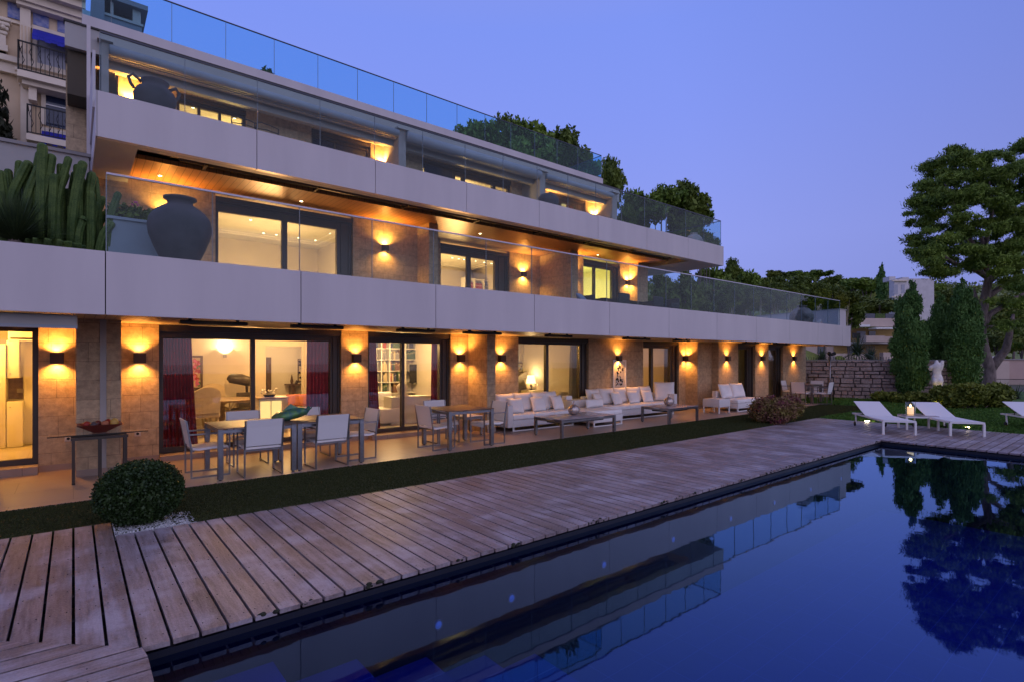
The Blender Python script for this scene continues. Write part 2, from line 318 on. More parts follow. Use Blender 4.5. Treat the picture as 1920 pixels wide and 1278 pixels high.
# ------------------------------------------------------------------ mesh helpers
COL = scene.collection
class MB:
    def __init__(s): s.v = []; s.f = []; s.m = []; s.mats = []; s.sm = []
    def mi(s, mat):
        if mat not in s.mats: s.mats.append(mat)
        return s.mats.index(mat)
    def add(s, vs, fs, mat, smooth=False):
        b = len(s.v); k = s.mi(mat); s.v += [tuple(p) for p in vs]
        for f in fs: s.f.append(tuple(i + b for i in f)); s.m.append(k); s.sm.append(smooth)
    def box(s, x0, x1, y0, y1, z0, z1, mat, rot=None, c=None):
        vs = [Vector((x, y, z)) for x in (x0, x1) for y in (y0, y1) for z in (z0, z1)]
        if rot is not None:
            c = Vector(c) if c is not None else Vector(((x0 + x1) / 2, (y0 + y1) / 2, (z0 + z1) / 2))
            vs = [rot @ (p - c) + c for p in vs]
        s.add(vs, [(0, 1, 3, 2), (4, 6, 7, 5), (0, 4, 5, 1), (2, 3, 7, 6), (0, 2, 6, 4), (1, 5, 7, 3)], mat); return s
    def rbox(s, x0, x1, y0, y1, z0, z1, mat, r=.02, rot=None, c=None):   # box with rounded edges
        import bmesh
        bm = bmesh.new(); bmesh.ops.create_cube(bm, size=1)
        for p in bm.verts: p.co = Vector(((x0 + x1) / 2 + p.co.x * (x1 - x0), (y0 + y1) / 2 + p.co.y * (y1 - y0), (z0 + z1) / 2 + p.co.z * (z1 - z0)))
        r = min(r, (x1 - x0) * .45, (y1 - y0) * .45, (z1 - z0) * .45)
        bmesh.ops.bevel(bm, geom=bm.edges[:], offset=r, segments=2, affect='EDGES', profile=.6)
        vs = [p.co.copy() for p in bm.verts]
        if rot is not None:
            c = Vector(c) if c is not None else Vector(((x0 + x1) / 2, (y0 + y1) / 2, (z0 + z1) / 2))
            vs = [rot @ (p - c) + c for p in vs]
        bm.verts.index_update(); s.add(vs, [tuple(q.index for q in f.verts) for f in bm.faces], mat, True); bm.free(); return s
    def bar(s, a, b, wdt, hgt, mat):
        a = Vector(a); b = Vector(b); d = (b - a).normalized(); up = Vector((0, 0, 1)) if abs(d.z) < .95 else Vector((0, 1, 0))
        e = d.cross(up).normalized() * wdt / 2; g = e.cross(d).normalized() * hgt / 2
        vs = [p + i * e + j * g for p in (a, b) for i, j in ((-1, -1), (1, -1), (1, 1), (-1, 1))]
        s.add(vs, [(0, 1, 2, 3), (7, 6, 5, 4), (0, 4, 5, 1), (1, 5, 6, 2), (2, 6, 7, 3), (3, 7, 4, 0)], mat); return s
    def tube(s, pts, rad, mat, n=8, smooth=True):
        pts = [Vector(p) for p in pts]; rs = rad if isinstance(rad, (list, tuple)) else [rad] * len(pts)
        vs = []; prev = None
        for i, p in enumerate(pts):
            d = (pts[min(i + 1, len(pts) - 1)] - pts[max(i - 1, 0)]).normalized()
            if prev is None: e = d.orthogonal().normalized()
            else:
                e = (prev - d * prev.dot(d)).normalized()
            prev = e; g = d.cross(e)
            for k in range(n):
                t = 2 * math.pi * k / n; vs.append(p + rs[i] * (math.cos(t) * e + math.sin(t) * g))
        fs = []
        for i in range(len(pts) - 1):
            for k in range(n):
                fs.append((i * n + k, i * n + (k + 1) % n, (i + 1) * n + (k + 1) % n, (i + 1) * n + k))
        fs.append(tuple(range(n))[::-1]); fs.append(tuple((len(pts) - 1) * n + k for k in range(n)))
        s.add(vs, fs, mat, smooth); return s
    def lathe(s, prof, mat, n=28, c=(0, 0, 0), sx=1, sy=1):
        vs = []
        for r_, z in prof:
            for k in range(n):
                t = 2 * math.pi * k / n; vs.append((c[0] + sx * r_ * math.cos(t), c[1] + sy * r_ * math.sin(t), c[2] + z))
        fs = [(i * n + k, i * n + (k + 1) % n, (i + 1) * n + (k + 1) % n, (i + 1) * n + k) for i in range(len(prof) - 1) for k in range(n)]
        fs.append(tuple(range(n))[::-1]); fs.append(tuple((len(prof) - 1) * n + k for k in range(n)))
        s.add(vs, fs, mat, True); return s
    def ball(s, c, r, mat, n=10, m=7, sq=(1, 1, 1)):
        vs = []; fs = []
        for i in range(m + 1):
            t = math.pi * i / m
            for k in range(n):
                p = 2 * math.pi * k / n
                vs.append((c[0] + r * sq[0] * math.sin(t) * math.cos(p), c[1] + r * sq[1] * math.sin(t) * math.sin(p), c[2] - r * sq[2] * math.cos(t)))
        for i in range(m):
            for k in range(n): fs.append((i * n + k, i * n + (k + 1) % n, (i + 1) * n + (k + 1) % n, (i + 1) * n + k))
        s.add(vs, fs, mat, True); return s
    def prism(s, poly, z0, z1, mat):     # poly: list of (x, y) counter-clockwise
        n = len(poly); vs = [(x, y, z0) for x, y in poly] + [(x, y, z1) for x, y in poly]
        s.add(vs, [tuple(range(n))[::-1], tuple(range(n, 2 * n))] + [(i, (i + 1) % n, (i + 1) % n + n, i + n) for i in range(n)], mat); return s
    def build(s, name, parent=None, loc=None, rz=0):
        me = bpy.data.meshes.new(name); me.from_pydata(s.v, [], s.f)
        for mname in s.mats: me.materials.append(M[mname])
        me.polygons.foreach_set("material_index", s.m); me.polygons.foreach_set("use_smooth", s.sm)
        uv = me.uv_layers.new(name="UVMap"); me.update()
        nl = len(me.loops); li = np.zeros(nl, dtype=np.int32); me.loops.foreach_get("vertex_index", li)
        co = np.array(s.v, dtype=np.float64)[li]; np_ = len(me.polygons)
        nor = np.zeros(np_ * 3); me.polygons.foreach_get("normal", nor); nor = np.abs(nor.reshape(-1, 3))
        lt = np.zeros(np_, dtype=np.int32); me.polygons.foreach_get("loop_total", lt); nr = np.repeat(nor, lt, axis=0)
        ax = np.argmax(nr, axis=1); U = np.where(ax == 0, co[:, 1], co[:, 0]); V = np.where(ax == 2, co[:, 1], co[:, 2])
        uv.data.foreach_set("uv", np.stack([U, V], 1).ravel())
        o = bpy.data.objects.new(name, me); COL.objects.link(o)
        if parent is not None: o.parent = parent
        if loc is not None: o.location = loc; o.rotation_euler = (0, 0, rz)
        return o
def tag(o, label=None, cat=None, group=None, kind=None):
    if label: o["label"] = label
    if cat: o["category"] = cat
    if group: o["group"] = group
    if kind: o["kind"] = kind
    return o
def empty(name, loc=(0, 0, 0), rz=0, label=None, cat=None, group=None):
    o = bpy.data.objects.new(name, None); COL.objects.link(o); o.location = loc; o.rotation_euler = (0, 0, rz); o.empty_display_size = .2
    return tag(o, label, cat, group)
def copy_tree(o, parent=None):
    c = o.copy(); COL.objects.link(c)
    if parent is not None: c.parent = parent
    for ch in [q for q in bpy.data.objects if q.parent == o]: copy_tree(ch, c)
    return c
def lamp(kind, loc, energy, col, parent=None, size=.03, rot=None, spot=None, blend=.4, name="lamp_light"):
    d = bpy.data.lights.new(name, kind); d.energy = energy; d.color = col
    if kind == 'AREA': d.size = size
    else: d.shadow_soft_size = size
    if spot: d.spot_size = R(spot); d.spot_blend = blend
    o = bpy.data.objects.new(name, d); COL.objects.link(o); o.location = loc
    if rot: o.rotation_euler = rot
    if parent is not None: o.parent = parent
    return o
def leaves(name, pts, size, mat, parent=None, elong=1.6, upbias=0.0, loc=None, jitter=.35):
    """one small folded leaf (two triangles as a quad) per point"""
    n = len(pts); a = RNG.normal(size=(n, 3)); a[:, 2] = a[:, 2] + upbias; a /= np.linalg.norm(a, axis=1)[:, None]
    b = RNG.normal(size=(n, 3)); b -= a * np.sum(a * b, 1)[:, None]; b /= np.linalg.norm(b, axis=1)[:, None]
    s = size * (1 + jitter * RNG.normal(size=(n, 1))).clip(.4, 2); P = np.asarray(pts)
    A = a * s * elong; B = b * s * .5
    V = np.stack([P - A * .5, P + B, P + A * .5, P - B], 1).reshape(-1, 3)
    me = bpy.data.meshes.new(name); me.vertices.add(4 * n); me.vertices.foreach_set("co", V.ravel())
    me.loops.add(4 * n); me.loops.foreach_set("vertex_index", np.arange(4 * n, dtype=np.int32))
    me.polygons.add(n); me.polygons.foreach_set("loop_start", np.arange(0, 4 * n, 4, dtype=np.int32)); me.polygons.foreach_set("loop_total", np.full(n, 4, dtype=np.int32))
    me.update(calc_edges=True); me.validate(); me.materials.append(M[mat])
    o = bpy.data.objects.new(name, me); COL.objects.link(o)
    if parent is not None: o.parent = parent
    if loc is not None: o.location = loc
    return o
def blob_pts(blobs, n, shell=.55, nz=.12):
    """points spread in the outer part of ellipsoid blobs: (cx,cy,cz,rx,ry,rz)"""
    wts = np.array([b[3] * b[4] * b[5] for b in blobs]) ** .8; cnt = (wts / wts.sum() * n).astype(int) + 1; out = []
    for b, c in zip(blobs, cnt):
        d = RNG.normal(size=(c, 3)); d /= np.linalg.norm(d, axis=1)[:, None]
        r = (shell + (1 - shell) * RNG.random((c, 1))) * (1 + nz * RNG.normal(size=(c, 1)))
        out.append(np.array(b[:3]) + d * r * np.array(b[3:6]))
    return np.concatenate(out)

# ================================================================== ground, pool, deck, terrace
PX0, PX1, PY1, PY0 = .345, 13.75, 4.02, -7.0           # pool opening
WATER = -.10
def struct(mb, name): return tag(mb.build(name), kind="structure")
g = MB()
for x0, x1, y0, y1 in ((-1500, PX0 - .06, -60, 1500), (PX1 + .06, 1500, -60, 1500), (PX0 - .06, PX1 + .06, PY1 + .06, 1500), (PX0 - .06, PX1 + .06, -60, PY0 - .06)):
    g.box(x0, x1, y0, y1, -.6, -.22, "earth")
struct(g, "ground")
s_ = MB(); s_.box(-1500, 1500, -1500, -60.01, -14, -13, "sea_water"); struct(s_, "sea")
# lawn to the right of the terrace and beyond the far deck
lw_ = MB()
lw_.box(23.0, 40, 6.73, 16, -.2, -.002, "lawn"); lw_.box(17.45, 40, -14, 6.73, -.2, -.002, "lawn"); lw_.box(23.0, 23.01, 6.7, 6.73, -.2, -.01, "lawn")
struct(lw_, "lawn")
tf = MB(); tf.box(-8, .322, 7.305, 8.6, -.2, -.006, "turf"); tf.box(.323, 22.99, 6.735, 8.6, -.2, -.006, "turf"); struct(tf, "grass_strip")
te = MB(); te.box(-8, 22.9, 8.602, 11.3, -.2, .006, "terrace_tile"); struct(te, "terrace_floor")

def blades(name, rects, n, mat, hgt):
    tot = sum((b - a) * (d - c) for a, b, c, d in rects); P = []
    for a, b, c, d in rects:
        k = int(n * (b - a) * (d - c) / tot); P.append(np.stack([a + (b - a) * RNG.random(k), c + (d - c) * RNG.random(k), np.full(k, hgt * .35)], 1))
    return leaves(name, np.concatenate(P), hgt, mat, elong=1.5, upbias=2.6)
M["turf_blade"] = M["turf"]; M["lawn_blade"] = M["lawn"]
tag(blades("turf_blades", [(-1.2, .322, 7.32, 8.595), (.33, 9, 6.745, 8.595), (9, 22.9, 6.745, 8.595)], 230000, "turf_blade", .012), "short dark green turf filling the strip between terrace and deck", "grass", kind="stuff")
tag(blades("lawn_blades", [(17.5, 27, 2, 6.7), (23.05, 27, 6.7, 10.2)], 42000, "lawn_blade", .045), "bright green lawn grass around the loungers and hedge", "grass", kind="stuff")

# pool shell
p = MB(); PB = -1.55
p.box(PX0 - .05, PX1 + .05, PY0 - .05, PY1 + .05, PB - .1, PB, "pool_tile")
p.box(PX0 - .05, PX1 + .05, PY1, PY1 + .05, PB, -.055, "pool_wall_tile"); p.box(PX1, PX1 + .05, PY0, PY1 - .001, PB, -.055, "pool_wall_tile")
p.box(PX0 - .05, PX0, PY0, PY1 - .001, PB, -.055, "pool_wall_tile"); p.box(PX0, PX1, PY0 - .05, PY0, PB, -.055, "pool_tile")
for i in range(5):                       # entry steps along the near end
    p.box(PX0 + .003, PX0 + .75 + i * .62, -2.2, PY1 - .004, PB + .002, -.36 - .2 * i - .001 * i, "pool_step_tile")
struct(p, "pool")
wt = MB(); wt.add([(PX0 - .02, PY0 - .02, WATER), (PX1 + .02, PY0 - .02, WATER), (PX1 + .02, PY1 + .02, WATER), (PX0 - .02, PY1 + .02, WATER)], [(0, 1, 2, 3)], "pool_water")
struct(wt, "pool_water")
gt = MB()                                # dark overflow gutter under the board ends
gt.box(PX0 - .3, PX1 + .3, PY1 + .052, PY1 + .4, -.22, -.06, "joint_dark"); gt.box(PX1 + .052, PX1 + .4, PY0, PY1 + .05, -.22, -.06, "joint_dark"); gt.box(PX0 - .4, PX0 - .052, PY0, PY1 + .05, -.22, -.06, "joint_dark")
struct(gt, "pool_edge")
for i, u in enumerate((820, 957, 1130, 1260, 1368, 1450, 1518, 1575)):
    X = wx(u, PY1)
    q = empty("pool_light", (X, PY1 - .004, -.52), label="round underwater lamp, number %d from the steps along the pool wall under the boards" % (i + 1), cat="pool light", group="lamps along the pool wall")
    a = MB(); rim = [(.045, 0), (.045, .018), (.036, .022), (.036, 0)]
    a.lathe(rim, "steel", 20); o = a.build("rim", q); o.rotation_euler = (R(90), 0, 0)
    a = MB(); a.lathe([(.0, .012), (.034, .012), (.034, .016), (0, .02)], "pool_lens", 20); o = a.build("lens", q); o.rotation_euler = (R(90), 0, 0)

# deck boards
PIT, GAP = .161, .019
def board_run(mb, poly_fn, lo, hi, axis, mat):
    """boards laid one pitch apart; poly_fn(a, b) gives start and end of the board at both of its long edges"""
    k = math.floor(lo / PIT)
    while k * PIT < hi:
        a = max(k * PIT + GAP / 2, lo); b = min((k + 1) * PIT - GAP / 2, hi); k += 1
        if b - a < .02: continue
        r = poly_fn(a, b)
        if r is None: continue
        (sa, ea), (sb, eb) = r
        j = random.uniform(-.006, .006); dz = random.uniform(-.0015, .0015)
        sa += j * 0; sb += j * 0
        if axis == 0:      # board runs along Y, a..b are X
            jj = random.uniform(-.004, .004) if sa < 4.03 else 0
            poly = [(a, sa + jj), (b, sb + jj), (b, eb), (a, ea)]
        else:
            poly = [(sa, a), (ea, a), (eb, b), (sb, b)]
        mb.prism(poly, -.032 + dz, 0 + dz, mat)
dk = MB()
E = PY1 - .02          # board ends overhang the water a little
slope_f = (6.715 - E) / (17.35 - PX1)
def across(a, b):
    def st(x): return E if PX0 <= x <= PX1 else (E + (PX0 - x) * .96 if x < PX0 else E + (x - PX1) * slope_f)
    def en(x): return 7.30 if x < .33 else 6.72
    s1, s2 = st(a), st(b); e1, e2 = en(a), en(b)
    if s1 > e1 - .02 or s2 > e2 - .02: return None
    return (s1, e1), (s2, e2)
board_run(dk, across, -3.0, 17.3, 0, "deck_across")
def left_part(a, b):
    f = lambda y: PX0 if y <= E else PX0 - (y - E) / .96
    return ((-5, f(a)), (-5, f(b)))
board_run(dk, left_part, -3, E + 3.2, 1, "deck_along")
def far_part(a, b):
    f = lambda y: PX1 if y <= E else PX1 + (y - E) / slope_f
    s1, s2 = f(a), f(b)
    if s1 > 17.38: return None
    return ((s1 + .004, 17.42), (min(s2 + .004, 17.41), 17.42))
board_run(dk, far_part, -8, 6.70, 1, "deck_along")
for y in np.arange(4.3, 6.7, .5):        # joists
    dk.box(-.3, 17, y, y + .05, -.12, -.04, "joint_dark")
dk.box(-5, PX0 - .42, -3, 7.25, -.2, -.14, "joint_dark")
for y in np.arange(4.12, 6.72, .43):     # screw heads
    for k in range(0, 34):
        for q in (.035, .125):
            x = k * PIT + q + random.uniform(-.004, .004)
            if x < PX0: continue
            dk.lathe([(.0045, 0), (.0045, .0018)], "joint_dark", 6, (x, y + random.uniform(-.012, .012), 0.0005))
for x in np.arange(-.8, .3, .43):
    for y in np.arange(1.8, 4, PIT):
        dk.lathe([(.0045, 0), (.0045, .0018)], "joint_dark", 6, (x, y + .04, .0005))
for y in np.arange(4.9, 7.2, .43):
    for k in range(-5, 2):
        for q in (.035, .125):
            x = k * PIT + q
            if y > E + (PX0 - x) * .96 + .03: dk.lathe([(.0045, 0), (.0045, .0018)], "joint_dark", 6, (x, y, .0005))
rm = random.Random(17)                   # mossy, rotten nibbles at some board ends
for k in range(3, 85):
    if rm.random() < .34:
        for i in range(rm.randint(2, 7)): dk.ball(((k + rm.uniform(.15, .9)) * PIT, E + rm.uniform(-.006, .02), -.012 + rm.uniform(-.012, .012)), rm.uniform(.010, .022), "moss", 6, 4, (1.3, .7, .8))
struct(dk, "wooden_deck")

# ================================================================== the villa
villa = empty("villa", (0, 0, 0), 0, "three storey terraced villa with white balcony parapets, glass railings and limestone walls", "house")
YW, YW2 = 11.2, 10.45
SOF = 2.38
def part(name, mb): return mb.build(name, villa)
def wall(x0, x1, y0, y1, z0, z1, mat="limestone"):
    a = MB(); a.box(x0, x1, y0, y1, z0, z1, mat); return part("wall", a)
X = lambda u, Y=YW: wx(u, Y)
# ---- ground storey walls
wall(X(72), .03, YW, YW + .35, .0, SOF); wall(.58, X(298), YW, YW + .35, 0, SOF)
wall(X(640), X(690), YW, YW + .35, 0, SOF); wall(X(845), 7.72, YW, YW + .35, 0, SOF)
wall(7.97, X(972), YW, YW + .35, 0, SOF); wall(X(1104), X(1206), YW, YW + .35, 0, SOF)
wall(X(1273), 17.35, YW, YW + .35, 0, SOF)
wall(18.3, X(1384, YW2), YW2, YW2 + .35, 0, SOF); wall(X(1416, YW2), X(1441, YW2), YW2, YW2 + .35, 0, SOF)
wall(X(1468, YW2), X(1511, YW2), YW2, YW2 + .35, 0, SOF)
XE = X(1511, YW2)
wall(XE - .3, XE - .003, YW2 + .352, 15, 0, 2.42)
wall(-9, X(-40), YW, YW + .35, 0, SOF)
for x0, x1, y0, y1 in ((.03, .58, 10.4, YW - .002), (7.72, 7.97, 10.4, YW - .002), (17.35, 18.3, 10.72, YW)):
    a = MB(); a.box(x0, x1, y0, y1, .0, SOF, "limestone"); part("pier", a)
a = MB(); a.box(.315, .395, 10.385, 10.399, 0, SOF, "panel_taupe"); part("metal_strip", a)
# tiled skirting
for x0, x1, y in ((X(72), .03, YW), (.03, .58, 10.4), (.58, X(298), YW), (X(640), X(690), YW), (X(845), 7.72, YW), (7.72, 7.97, 10.4), (7.97, X(972), YW), (X(1104), X(1206), YW), (17.35, 18.3, 10.72)):
    sk = MB(); sk.box(x0 + .001, x1 - .001, y - .016, y - .003, .006, .105, "terrace_tile"); part("skirting", sk)

a = MB(); a.box(X(298), X(640), 10.98, YW + .3, .007, .10, "terrace_tile"); a.box(X(690), X(845), 10.98, YW + .3, .007, .10, "terrace_tile"); a.box(X(-40), X(72), 10.98, YW + .3, .007, .13, "terrace_tile")
part("door_step", a)

# ---- balcony slabs, parapets, soffits
a = MB(); a.prism([(-9, 8.56), (24.9, 8.56), (25.9, 12.5), (25.9, 19), (-9, 19)], 2.45, 3.0, "concrete"); part("floor_slab", a)
a = MB(); a.prism([(-9, 8.55), (24.8, 8.55), (25.4, 10.9), (25.4, YW + .1), (-9, YW + .1)], SOF, 2.448, "soffit_slats_pale"); part("soffit", a)
def parapet(xs, Y, z0, z1, th=.13):
    o = []
    for x0, x1 in zip(xs[:-1], xs[1:]):
        a = MB(); a.box(x0 + .006, x1 - .006, Y, Y + .03, z0, z1, "panel"); a.box(x0 + .0061, x1 - .0061, Y + .03, Y + th, z0 + .004, z1 - .003, "panel")
        o.append(part("parapet_panel", a))
    a = MB(); a.box(xs[0], xs[-1], Y + .035, Y + th - .01, z0 + .012, z1 - .012, "joint_dark"); part("parapet_core", a)
xs1 = [-4.45, -2.07] + [.31 + 2.385 * i for i in range(11)]           # .31 ... 24.16
parapet(xs1, 8.4, 2.325, 3.116)
a = MB(); a.prism([(24.17, 8.4), (25.05, 8.4), (25.95, 12.4), (25.8, 12.4), (24.93, 8.53), (24.17, 8.53)], 2.325, 3.116, "panel"); part("parapet_panel", a)
xs2 = [.29 + 2.381 * i for i in range(9)]
parapet(xs2, 10.85, 5.336, 6.07)
a = MB(); a.box(19.345, 19.36, 10.852, 13.9, 5.336, 6.07, "panel"); part("parapet_panel", a); a = MB(); a.box(.275, .289, 10.852, 14.4, 5.336, 6.07, "panel"); part("parapet_panel", a)
a = MB(); a.box(.29, 19.34, 10.98, 20, 5.72, 5.95, "concrete"); part("floor_slab", a)
a = MB(); a.box(.292, 19.338, 10.982, 11.14, 5.34, 5.718, "panel_taupe"); a.box(.292, .85, 11.142, 15, 5.345, 5.718, "panel_taupe"); a.box(17.5, 19.338, 11.142, 15, 5.345, 5.718, "panel_taupe"); part("soffit_edge", a)
a = MB(); a.box(.852, 17.498, 12.05, 14.9, 5.47, 5.55, "soffit_slats"); part("soffit", a)
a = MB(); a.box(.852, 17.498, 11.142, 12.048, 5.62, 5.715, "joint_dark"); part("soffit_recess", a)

# ---- second storey walls (three bays, stepping)
Z2 = 5.468
S1, S2, S3 = 13.4, 14.45, 13.4
x = lambda u, Y: wx(u, Y)
wall(.25, x(404, S1), S1, S1 + .3, 3.0, Z2); wall(x(662, S1), 7.5, S1, S1 + .3, 3.0, Z2)
wall(7.5, x(826, S2), S2, S2 + .3, 3.0, Z2); wall(x(955, S2), 13.1, S2, S2 + .3, 3.0, Z2)
wall(13.1, x(1094, S3), S3, S3 + .3, 3.0, Z2); wall(x(1162, S3), 16.85, S3, S3 + .3, 3.0, Z2)
for x0, x1, y0, y1 in ((7.5, 7.78, 12.75, S1 - .002), (13.1, 13.42, 12.85, S3 - .002), (16.85, 17.45, 12.95, S3 - .002)):
    a = MB(); a.box(x0, x1, y0, y1, 3.0, Z2, "limestone"); part("pier", a)
wall(7.5, 7.78, S1 + .302, S2 + .3, 3.0, Z2); wall(13.1, 13.42, S3 + .302, S2 + .3, 3, Z2)
wall(17.2, 17.44, S3, 19, 3.0, 5.7)
# ---- third storey
S4, Z3 = 15.4, 8.33
for u0, u1 in ((222, 331), (462, 584), (695, 792), (958.5, 1029), (1098, 1135)):
    wall(x(u0, S4), x(u1, S4), S4, S4 + .3, 5.95, Z3, "limestone")
for u0, u1 in ((190, 204), (747.5, 761), (1012, 1022.7), (1148, 1157)):
    a = MB(); a.box(x(u0, 14.4), x(u1, 14.4), 14.4, S4 - .002, 5.95, 8.54, "concrete"); a.box(x(u0, 14.4) - .07, x(u1, 14.4) + .07, 14.3, 14.49, 8.541, 8.60, "panel_taupe"); part("pier", a)
a = MB(); a.box(-.14, 17.6, 14.5, 14.62, 8.28, 8.78, "panel_taupe"); a.box(-.16, 17.62, 14.47, 14.66, 8.781, 8.82, "dark_metal"); part("roof_fascia", a)
a = MB(); a.box(-.14, 17.6, 14.622, 22, 8.42, 8.78, "concrete"); part("roof_slab", a)
a = MB(); a.box(.75, 17.5, 14.9, S4 + .3, Z3, 8.418, "soffit_slats_pale"); part("soffit", a)
a = MB(); a.box(.6, 17.5, 14.74, 14.89, 8.14, 8.41, "panel_taupe"); part("ceiling_beam", a)
a = MB(); a.box(.15, 17.45, 15.25, 15.4, 8.785, 9.42, "panel"); a.box(.15, .3, 15.402, 22, 8.785, 9.60, "panel"); a.box(17.3, 17.45, 15.402, 22, 8.785, 9.42, "panel"); part("parapet_panel", a)
# left flank of the upper storeys
wall(-.13, .24, 15.38, 16.5, 5.9, 8.27); wall(.0, .26, 13.4, 15.37, 3.0, 5.33, "plaster_white")
a = MB(); a.box(-.1, .36, 14.66, 15.37, 7.35, 8.275, "shaded_underside"); part("side_box", a)
a = MB(); a.box(.245, .285, 11.3, 15.36, 5.95, 6.9, "panel"); a.box(.20, .26, 13.3, 13.38, 3.0, 8.27, "panel"); part("side_fin", a)
# round awning cassettes under the roof, between the piers
for u0, u1, r_ in ((204, 746, .10), (761, 1011, .15), (1023, 1147, .10)):
    q = empty("awning_cassette", (0, 0, 0), 0, {204: "long slim grey awning roll under the roof over the left bay", 761: "fat grey awning roll under the roof over the middle bay", 1023: "slim grey awning roll under the roof over the right bay"}[u0], "awning", "awning rolls under the roof")
    a = MB(); x0, x1 = x(u0, 14.4) + .01, x(u1, 14.4) - .01; prof = []
    n = 14; vs = []
    for X_ in (x0, x1):
        for k in range(n): t = 2 * math.pi * k / n; vs.append((X_, 14.36 + r_ * math.cos(t), 8.44 - r_ * .4 + r_ * math.sin(t)))
    a.add(vs, [(k, (k + 1) % n, n + (k + 1) % n, n + k) for k in range(n)] + [tuple(range(n))[::-1], tuple(range(n, 2 * n))], "planter_zinc", True); a.build("fabric_roll", q)
    a = MB(); a.box(x0, x1, 14.43, 14.47, 8.30, 8.34, "panel_taupe"); a.build("front_bar", q)

# ---- windows
def window(xa, xb, Y, z0, zg, zt, bars, right=None, mat="bronze_frame", dark=False, depth=.10, shutter=True):
    """xa..xb opening, glass from z0 to zg, roller box up to zt, bars = list of (x0, x1) mullions"""
    f = MB(); y0, y1 = Y + depth, Y + depth + .09
    f.box(xa + .001, xa + .075, y0, y1, z0 - .09, zt - .14, mat); f.box(xa + .001, xb - .001, y0 - .03, y1 + .02, zt - .14, zt - .002, mat)
    f.box(xa + .075, xb - .002, y0 + .005, y1, zg, zt - .14, mat); f.box(xa + .075, xb - .002, y0, y1, z0 - .09, z0, mat)
    r0 = right if right else xb - .075
    f.box(r0, xb - .001, y0 - .01, y1 + .01, z0 - .091, zt - .141, mat)
    if right:
        wd = (xb - r0) / 4
        for i in (1, 3): f.box(r0 + i * wd, r0 + i * wd + .03, y0 - .035, y0 - .012, z0 - .09, zt - .145, mat)
    for b0, b1 in bars: f.box(b0, b1, y0 - .006, y1 + .004, z0, zg, mat)
    f.box(xa + .002, xb - .002, y0 - .08, y0 - .032, zt - .115, zt - .004, "panel_taupe" if False else mat)
    wnd = f.build("window", villa)
    es = [xa + .075] + [e for b in bars for e in b] + [r0]
    for i in range(0, len(es), 2):
        a = MB(); a.box(es[i] + .001, es[i + 1] - .001, y0 + .04, y0 + .048, z0, zg, "window_dark" if dark else "glass_window"); a.build("pane", wnd)
    a = MB(); a.bar((xa + .035, y0 - .012, 1.0 + z0), (xa + .035, y0 - .012, 1.35 + z0), .02, .02, "dark_metal"); a.build("handle", wnd)
    return wnd
zg1 = 2.13
window(X(-40), X(72), YW, .22, 2.2, 2.37, [(X(-12), X(-8))])
window(X(298), X(640), YW, .20, 2.14, 2.375, [(X(473), X(481))], right=X(622))
window(X(690), X(845), YW, .20, 2.14, 2.375, [(X(757), X(762))], right=X(828))
window(X(972), X(1104), YW, .12, 2.18, 2.375, [(X(1028), X(1033))], right=X(1091))
window(X(1206), X(1273), YW, .12, 2.14, 2.375, [(X(1225), X(1229))], right=X(1261))
window(X(1384, YW2), X(1416, YW2), YW2, .12, 2.14, 2.375, [], right=X(1405, YW2))
window(X(1441, YW2), X(1468, YW2), YW2, .12, 2.14, 2.375, [], right=X(1459, YW2))
# second storey
window(x(404, S1), x(662, S1), S1, 3.1, 5.08, 5.40, [(x(531, S1), x(541, S1))], right=x(634, S1))
window(x(826, S2), x(955, S2), S2, 3.1, 5.10, 5.40, [(x(879, S2), x(886, S2))], right=x(931, S2))
window(x(1094, S3), x(1162, S3), S3, 3.1, 5.14, 5.38, [(x(1117, S3), x(1120, S3))], right=x(1151, S3))
# third storey
window(x(331, S4), x(462, S4), S4, 6.0, 8.10, 8.31, [(x(372, S4), x(377, S4)), (x(411, S4), x(416, S4))])
window(x(584, S4), x(695, S4), S4, 6.0, 8.10, 8.31, [(x(628, S4), x(632, S4))], dark=True)
window(x(792, S4), x(958.5, S4), S4, 6.0, 8.04, 8.31, [(x(848, S4), x(856.5, S4)), (x(869, S4), x(875.5, S4)), (x(926, S4), x(932, S4))])
a = MB(); a.box(x(793, S4) + .08, x(848, S4), S4 + .02, S4 + .08, 6.0, 8.15, "window_dark"); part("roller_shutter", a)
window(x(1029, S4), x(1098, S4), S4, 6.0, 8.04, 8.31, [(x(1053, S4), x(1056, S4))], right=x(1082, S4))

# ---- glass railings: rail, joint strips and panes
def balustrade(xs, Y, z0, z1, mat, side=None, name_rail="rail_light", rail=.03, jw=.005, side_y=None):
    a = MB(); a.box(xs[0], xs[-1], Y - rail / 2 + .01, Y + rail / 2 + .01, z1 - .012, z1 + .012, name_rail)
    for q in xs: a.box(q - jw, q + jw, Y + .002, Y + .018, z0, z1 - .012, "glass_edge")
    if side_y is not None: a.box(xs[-1] - .015, xs[-1] + .012, Y + .03, side_y, z1 - .012, z1 + .012, name_rail)
    b = a.build("balustrade", villa)
    for q0, q1 in zip(xs[:-1], xs[1:]):
        p_ = MB(); p_.box(q0 + jw + .001, q1 - jw - .001, Y + .004, Y + .016, z0, z1 - .012, mat); p_.build("glass_panel", b)
    if side_y is not None:
        n = max(1, round((side_y - Y) / 1.2)); st = (side_y - Y - .03) / n
        for k in range(n):
            p_ = MB(); p_.box(xs[-1] - .006, xs[-1] + .006, Y + .03 + k * st, Y + .02 + (k + 1) * st, z0, z1 - .012, mat); p_.build("glass_panel", b)
    return b
balustrade([.32 + 1.1875 * i for i in range(21)], 8.46, 2.98, 4.11, "glass_rail")
balustrade([.33 + 1.184 * i for i in range(17)], 10.91, 5.95, 7.05, "glass_rail", name_rail="rail_dark", side_y=13.4)
